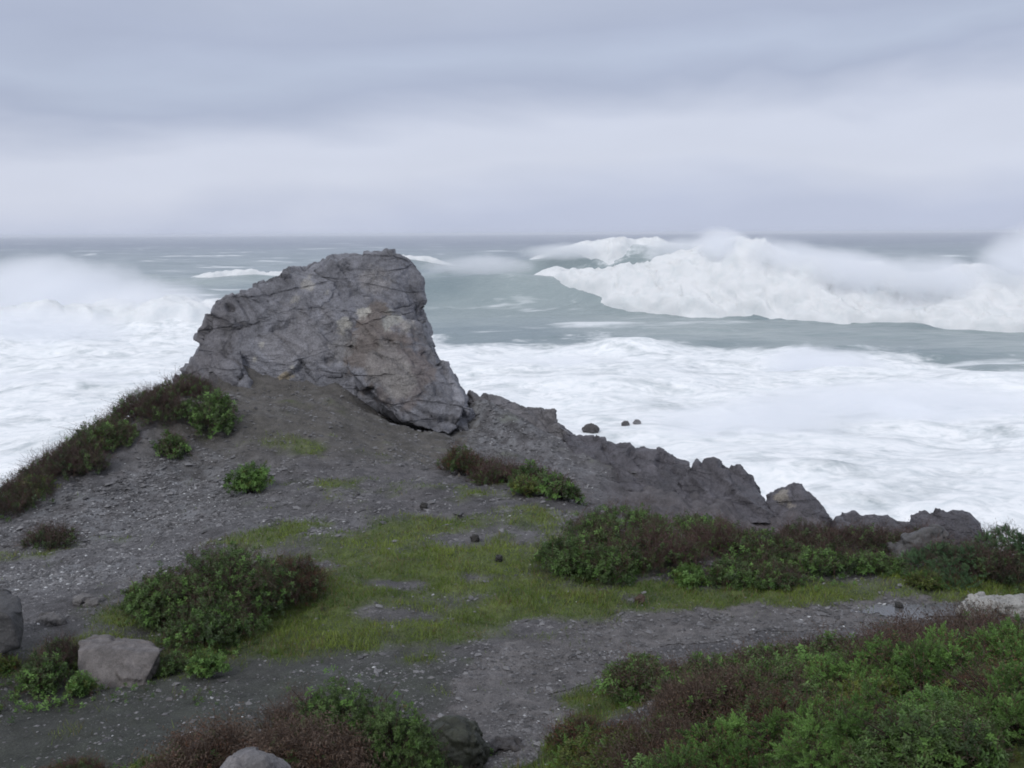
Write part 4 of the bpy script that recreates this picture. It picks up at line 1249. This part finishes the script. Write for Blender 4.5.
nt.links.new(oi.outputs['Color'], dens.node.inputs[1].links[0].from_node.inputs[0])
vol = N(nt, 'ShaderNodeVolumePrincipled'); vol.inputs['Color'].default_value = (.97, .98, 1, 1); vol.inputs['Anisotropy'].default_value = .1
nt.links.new(dens, vol.inputs['Density']); nt.links.new(vol.outputs[0], out.inputs['Volume'])
M_SPRAY = m
import bmesh
bm = bmesh.new(); bmesh.ops.create_icosphere(bm, subdivisions=3, radius=1.0); me_s = bpy.data.meshes.new('sea_spray'); bm.to_mesh(me_s); bm.free()
me_s.materials.append(M_SPRAY)


def spray_cloud(px, py, Yd, rx, ry, rz, k, label, tilt=0.0):
    o = bpy.data.objects.new('sea_spray', me_s); COL.objects.link(o)
    o.location = W(px, py, Yd); o.scale = (rx, ry, rz); o.rotation_euler = (0, tilt, 0); o.color = (k, k, k, 1)
    tag(o, label, 'spray', 'drifting sea spray', 'stuff')


spray_cloud(50, 296, 174, 34, 14, 12, 1.15, 'white spray drifting off the left breaker')
spray_cloud(150, 312, 165, 22, 9, 8, 1.2, 'thin spray between the left breaker and the outcrop')
spray_cloud(10, 335, 150, 30, 12, 7, 1.1, 'low mist over the left surf')
spray_cloud(730, 250, 200, 12, 9, 6, 2.8, 'plume thrown up by the biggest wave', .3)
spray_cloud(795, 262, 192, 18, 9, 6.5, 1.6, 'spray blown back off the crest of the biggest wave', .25)
spray_cloud(860, 272, 182, 18, 9, 6.5, 1.6, 'spray veil along the crest of the biggest wave', .2)
spray_cloud(940, 280, 174, 20, 9, 6.5, 1.6, 'low spray on the right end of the biggest wave', .15)
spray_cloud(1035, 268, 172, 16, 9, 12, 2.0, 'tall spray plume at the right edge')
spray_cloud(690, 250, 285, 24, 14, 6, 1.0, 'spray veil over the second wave')
spray_cloud(560, 252, 292, 20, 12, 4, .9, 'thin spray blown off the crest of the second wave')
spray_cloud(480, 266, 242, 22, 8, 4.0, 1.3, 'thin spray blown off the swell beside the outcrop')
spray_cloud(825, 366, 120, 13, 6, 4.0, 3.4, 'mist over the foam before the biggest wave')
spray_cloud(900, 425, 92, 34, 12, 6.5, 2.1, 'soft mist over the near white surf at right')
spray_cloud(750, 440, 84, 18, 10, 5, 1.3, 'soft mist rising behind the jagged crag')
spray_cloud(560, 372, 125, 20, 9, 4, .9, 'soft mist over the surf right of the outcrop')
spray_cloud(80, 400, 110, 30, 12, 5.5, 1.2, 'soft mist over the near white surf at left')

# haze: one even body of air
m, nt, out = new_mat('haze_air')
vol = N(nt, 'ShaderNodeVolumePrincipled'); vol.inputs['Color'].default_value = (.93, .95, 1, 1); vol.inputs['Density'].default_value = .00015; vol.inputs['Anisotropy'].default_value = 0
nt.links.new(vol.outputs[0], out.inputs['Volume'])
bm = bmesh.new(); bmesh.ops.create_cube(bm, size=1.0); me = bpy.data.meshes.new('haze'); bm.to_mesh(me); bm.free()
hz = link('haze', me, m); hz.scale = (24000, 16600, 36); hz.location = (0, 8100, 5.0)
tag(hz, 'thin sea haze in the air', 'haze', kind='stuff')

# ------------------------------------------------------------------ sky and light
SUN_EL, SUN_AZ = math.radians(40), math.radians(-150)   # azimuth measured from +Y towards +X
w = bpy.data.worlds.new('World'); scene.world = w; w.use_nodes = True
nt = w.node_tree; nt.nodes.clear()
out = nt.nodes.new('ShaderNodeOutputWorld'); bg = nt.nodes.new('ShaderNodeBackground'); nt.links.new(bg.outputs[0], out.inputs[0])
bg.inputs['Strength'].default_value = .1
sky = N(nt, 'ShaderNodeTexSky'); sky.sky_type = 'NISHITA'; sky.sun_disc = False; sky.sun_elevation = SUN_EL; sky.sun_rotation = SUN_AZ
tc = N(nt, 'ShaderNodeTexCoord')
mp = N(nt, 'ShaderNodeMapping'); nt.links.new(tc.outputs['Generated'], mp.inputs[0]); mp.inputs['Scale'].default_value = (1.7, 1.7, 6.0); mp.inputs['Rotation'].default_value = (0, math.radians(-3), 0)
n1 = noise_n(nt, mp.outputs[0], 1.3, 5, .5, .3)
n2 = noise_n(nt, mp.outputs[0], 3.1, 4, .5, .2)
sp = N(nt, 'ShaderNodeSeparateXYZ'); nt.links.new(tc.outputs['Generated'], sp.inputs[0])
el = math_n(nt, 'ADD', sp.outputs[2], math_n(nt, 'MULTIPLY', sp.outputs[0], -.05))
el = math_n(nt, 'ADD', el, math_n(nt, 'MULTIPLY', math_n(nt, 'SUBTRACT', n1.outputs[0], .5), .17))
lo = (0.635, 0.675, 0.800); dk = (0.430, 0.480, 0.622); md = (0.480, 0.538, 0.680)
r1 = ramp(nt, el, [(0.0, (0.500, 0.552, 0.710)), (.05, lo), (.092, lo), (.140, dk), (.165, md), (.20, dk), (.30, (.55, .60, .72)), (.75, (.80, .83, .92))])
cl = mixc(nt, .14, r1.outputs[0], mixc(nt, 1.0, r1.outputs[0], ramp(nt, n2.outputs[0], [(.3, .62), (.7, 1.0)]).outputs[0], 'MULTIPLY'))
sc = N(nt, 'ShaderNodeVectorMath', operation='SCALE'); nt.links.new(cl, sc.inputs[0]); sc.inputs['Scale'].default_value = 10.0
fin = mixc(nt, .95, sky.outputs[0], sc.outputs[0])
nt.links.new(fin, bg.inputs[0])

sd = bpy.data.lights.new('sun', 'SUN'); sd.energy = 1.35; sd.angle = math.radians(18); sd.color = (1.0, .97, .93)
so = bpy.data.objects.new('sun', sd); COL.objects.link(so)
dv = Vector((math.sin(SUN_AZ) * math.cos(SUN_EL), math.cos(SUN_AZ) * math.cos(SUN_EL), math.sin(SUN_EL)))
so.rotation_euler = dv.to_track_quat('Z', 'Y').to_euler(); so.location = (0, 0, 60)

# ------------------------------------------------------------------ render settings
scene.render.engine = 'CYCLES'
scene.view_settings.view_transform = 'Standard'; scene.view_settings.look = 'None'
scene.view_settings.exposure = 0.06; scene.view_settings.gamma = 1.0; scene.view_settings.use_curve_mapping = False
cy = scene.cycles
cy.use_denoising = True
cy.max_bounces = 12; cy.diffuse_bounces = 3; cy.glossy_bounces = 2; cy.transmission_bounces = 4; cy.volume_bounces = 9; cy.transparent_max_bounces = 8
cy.volume_step_rate = 4.0; cy.volume_max_steps = 128
cy.filter_width = 1.8
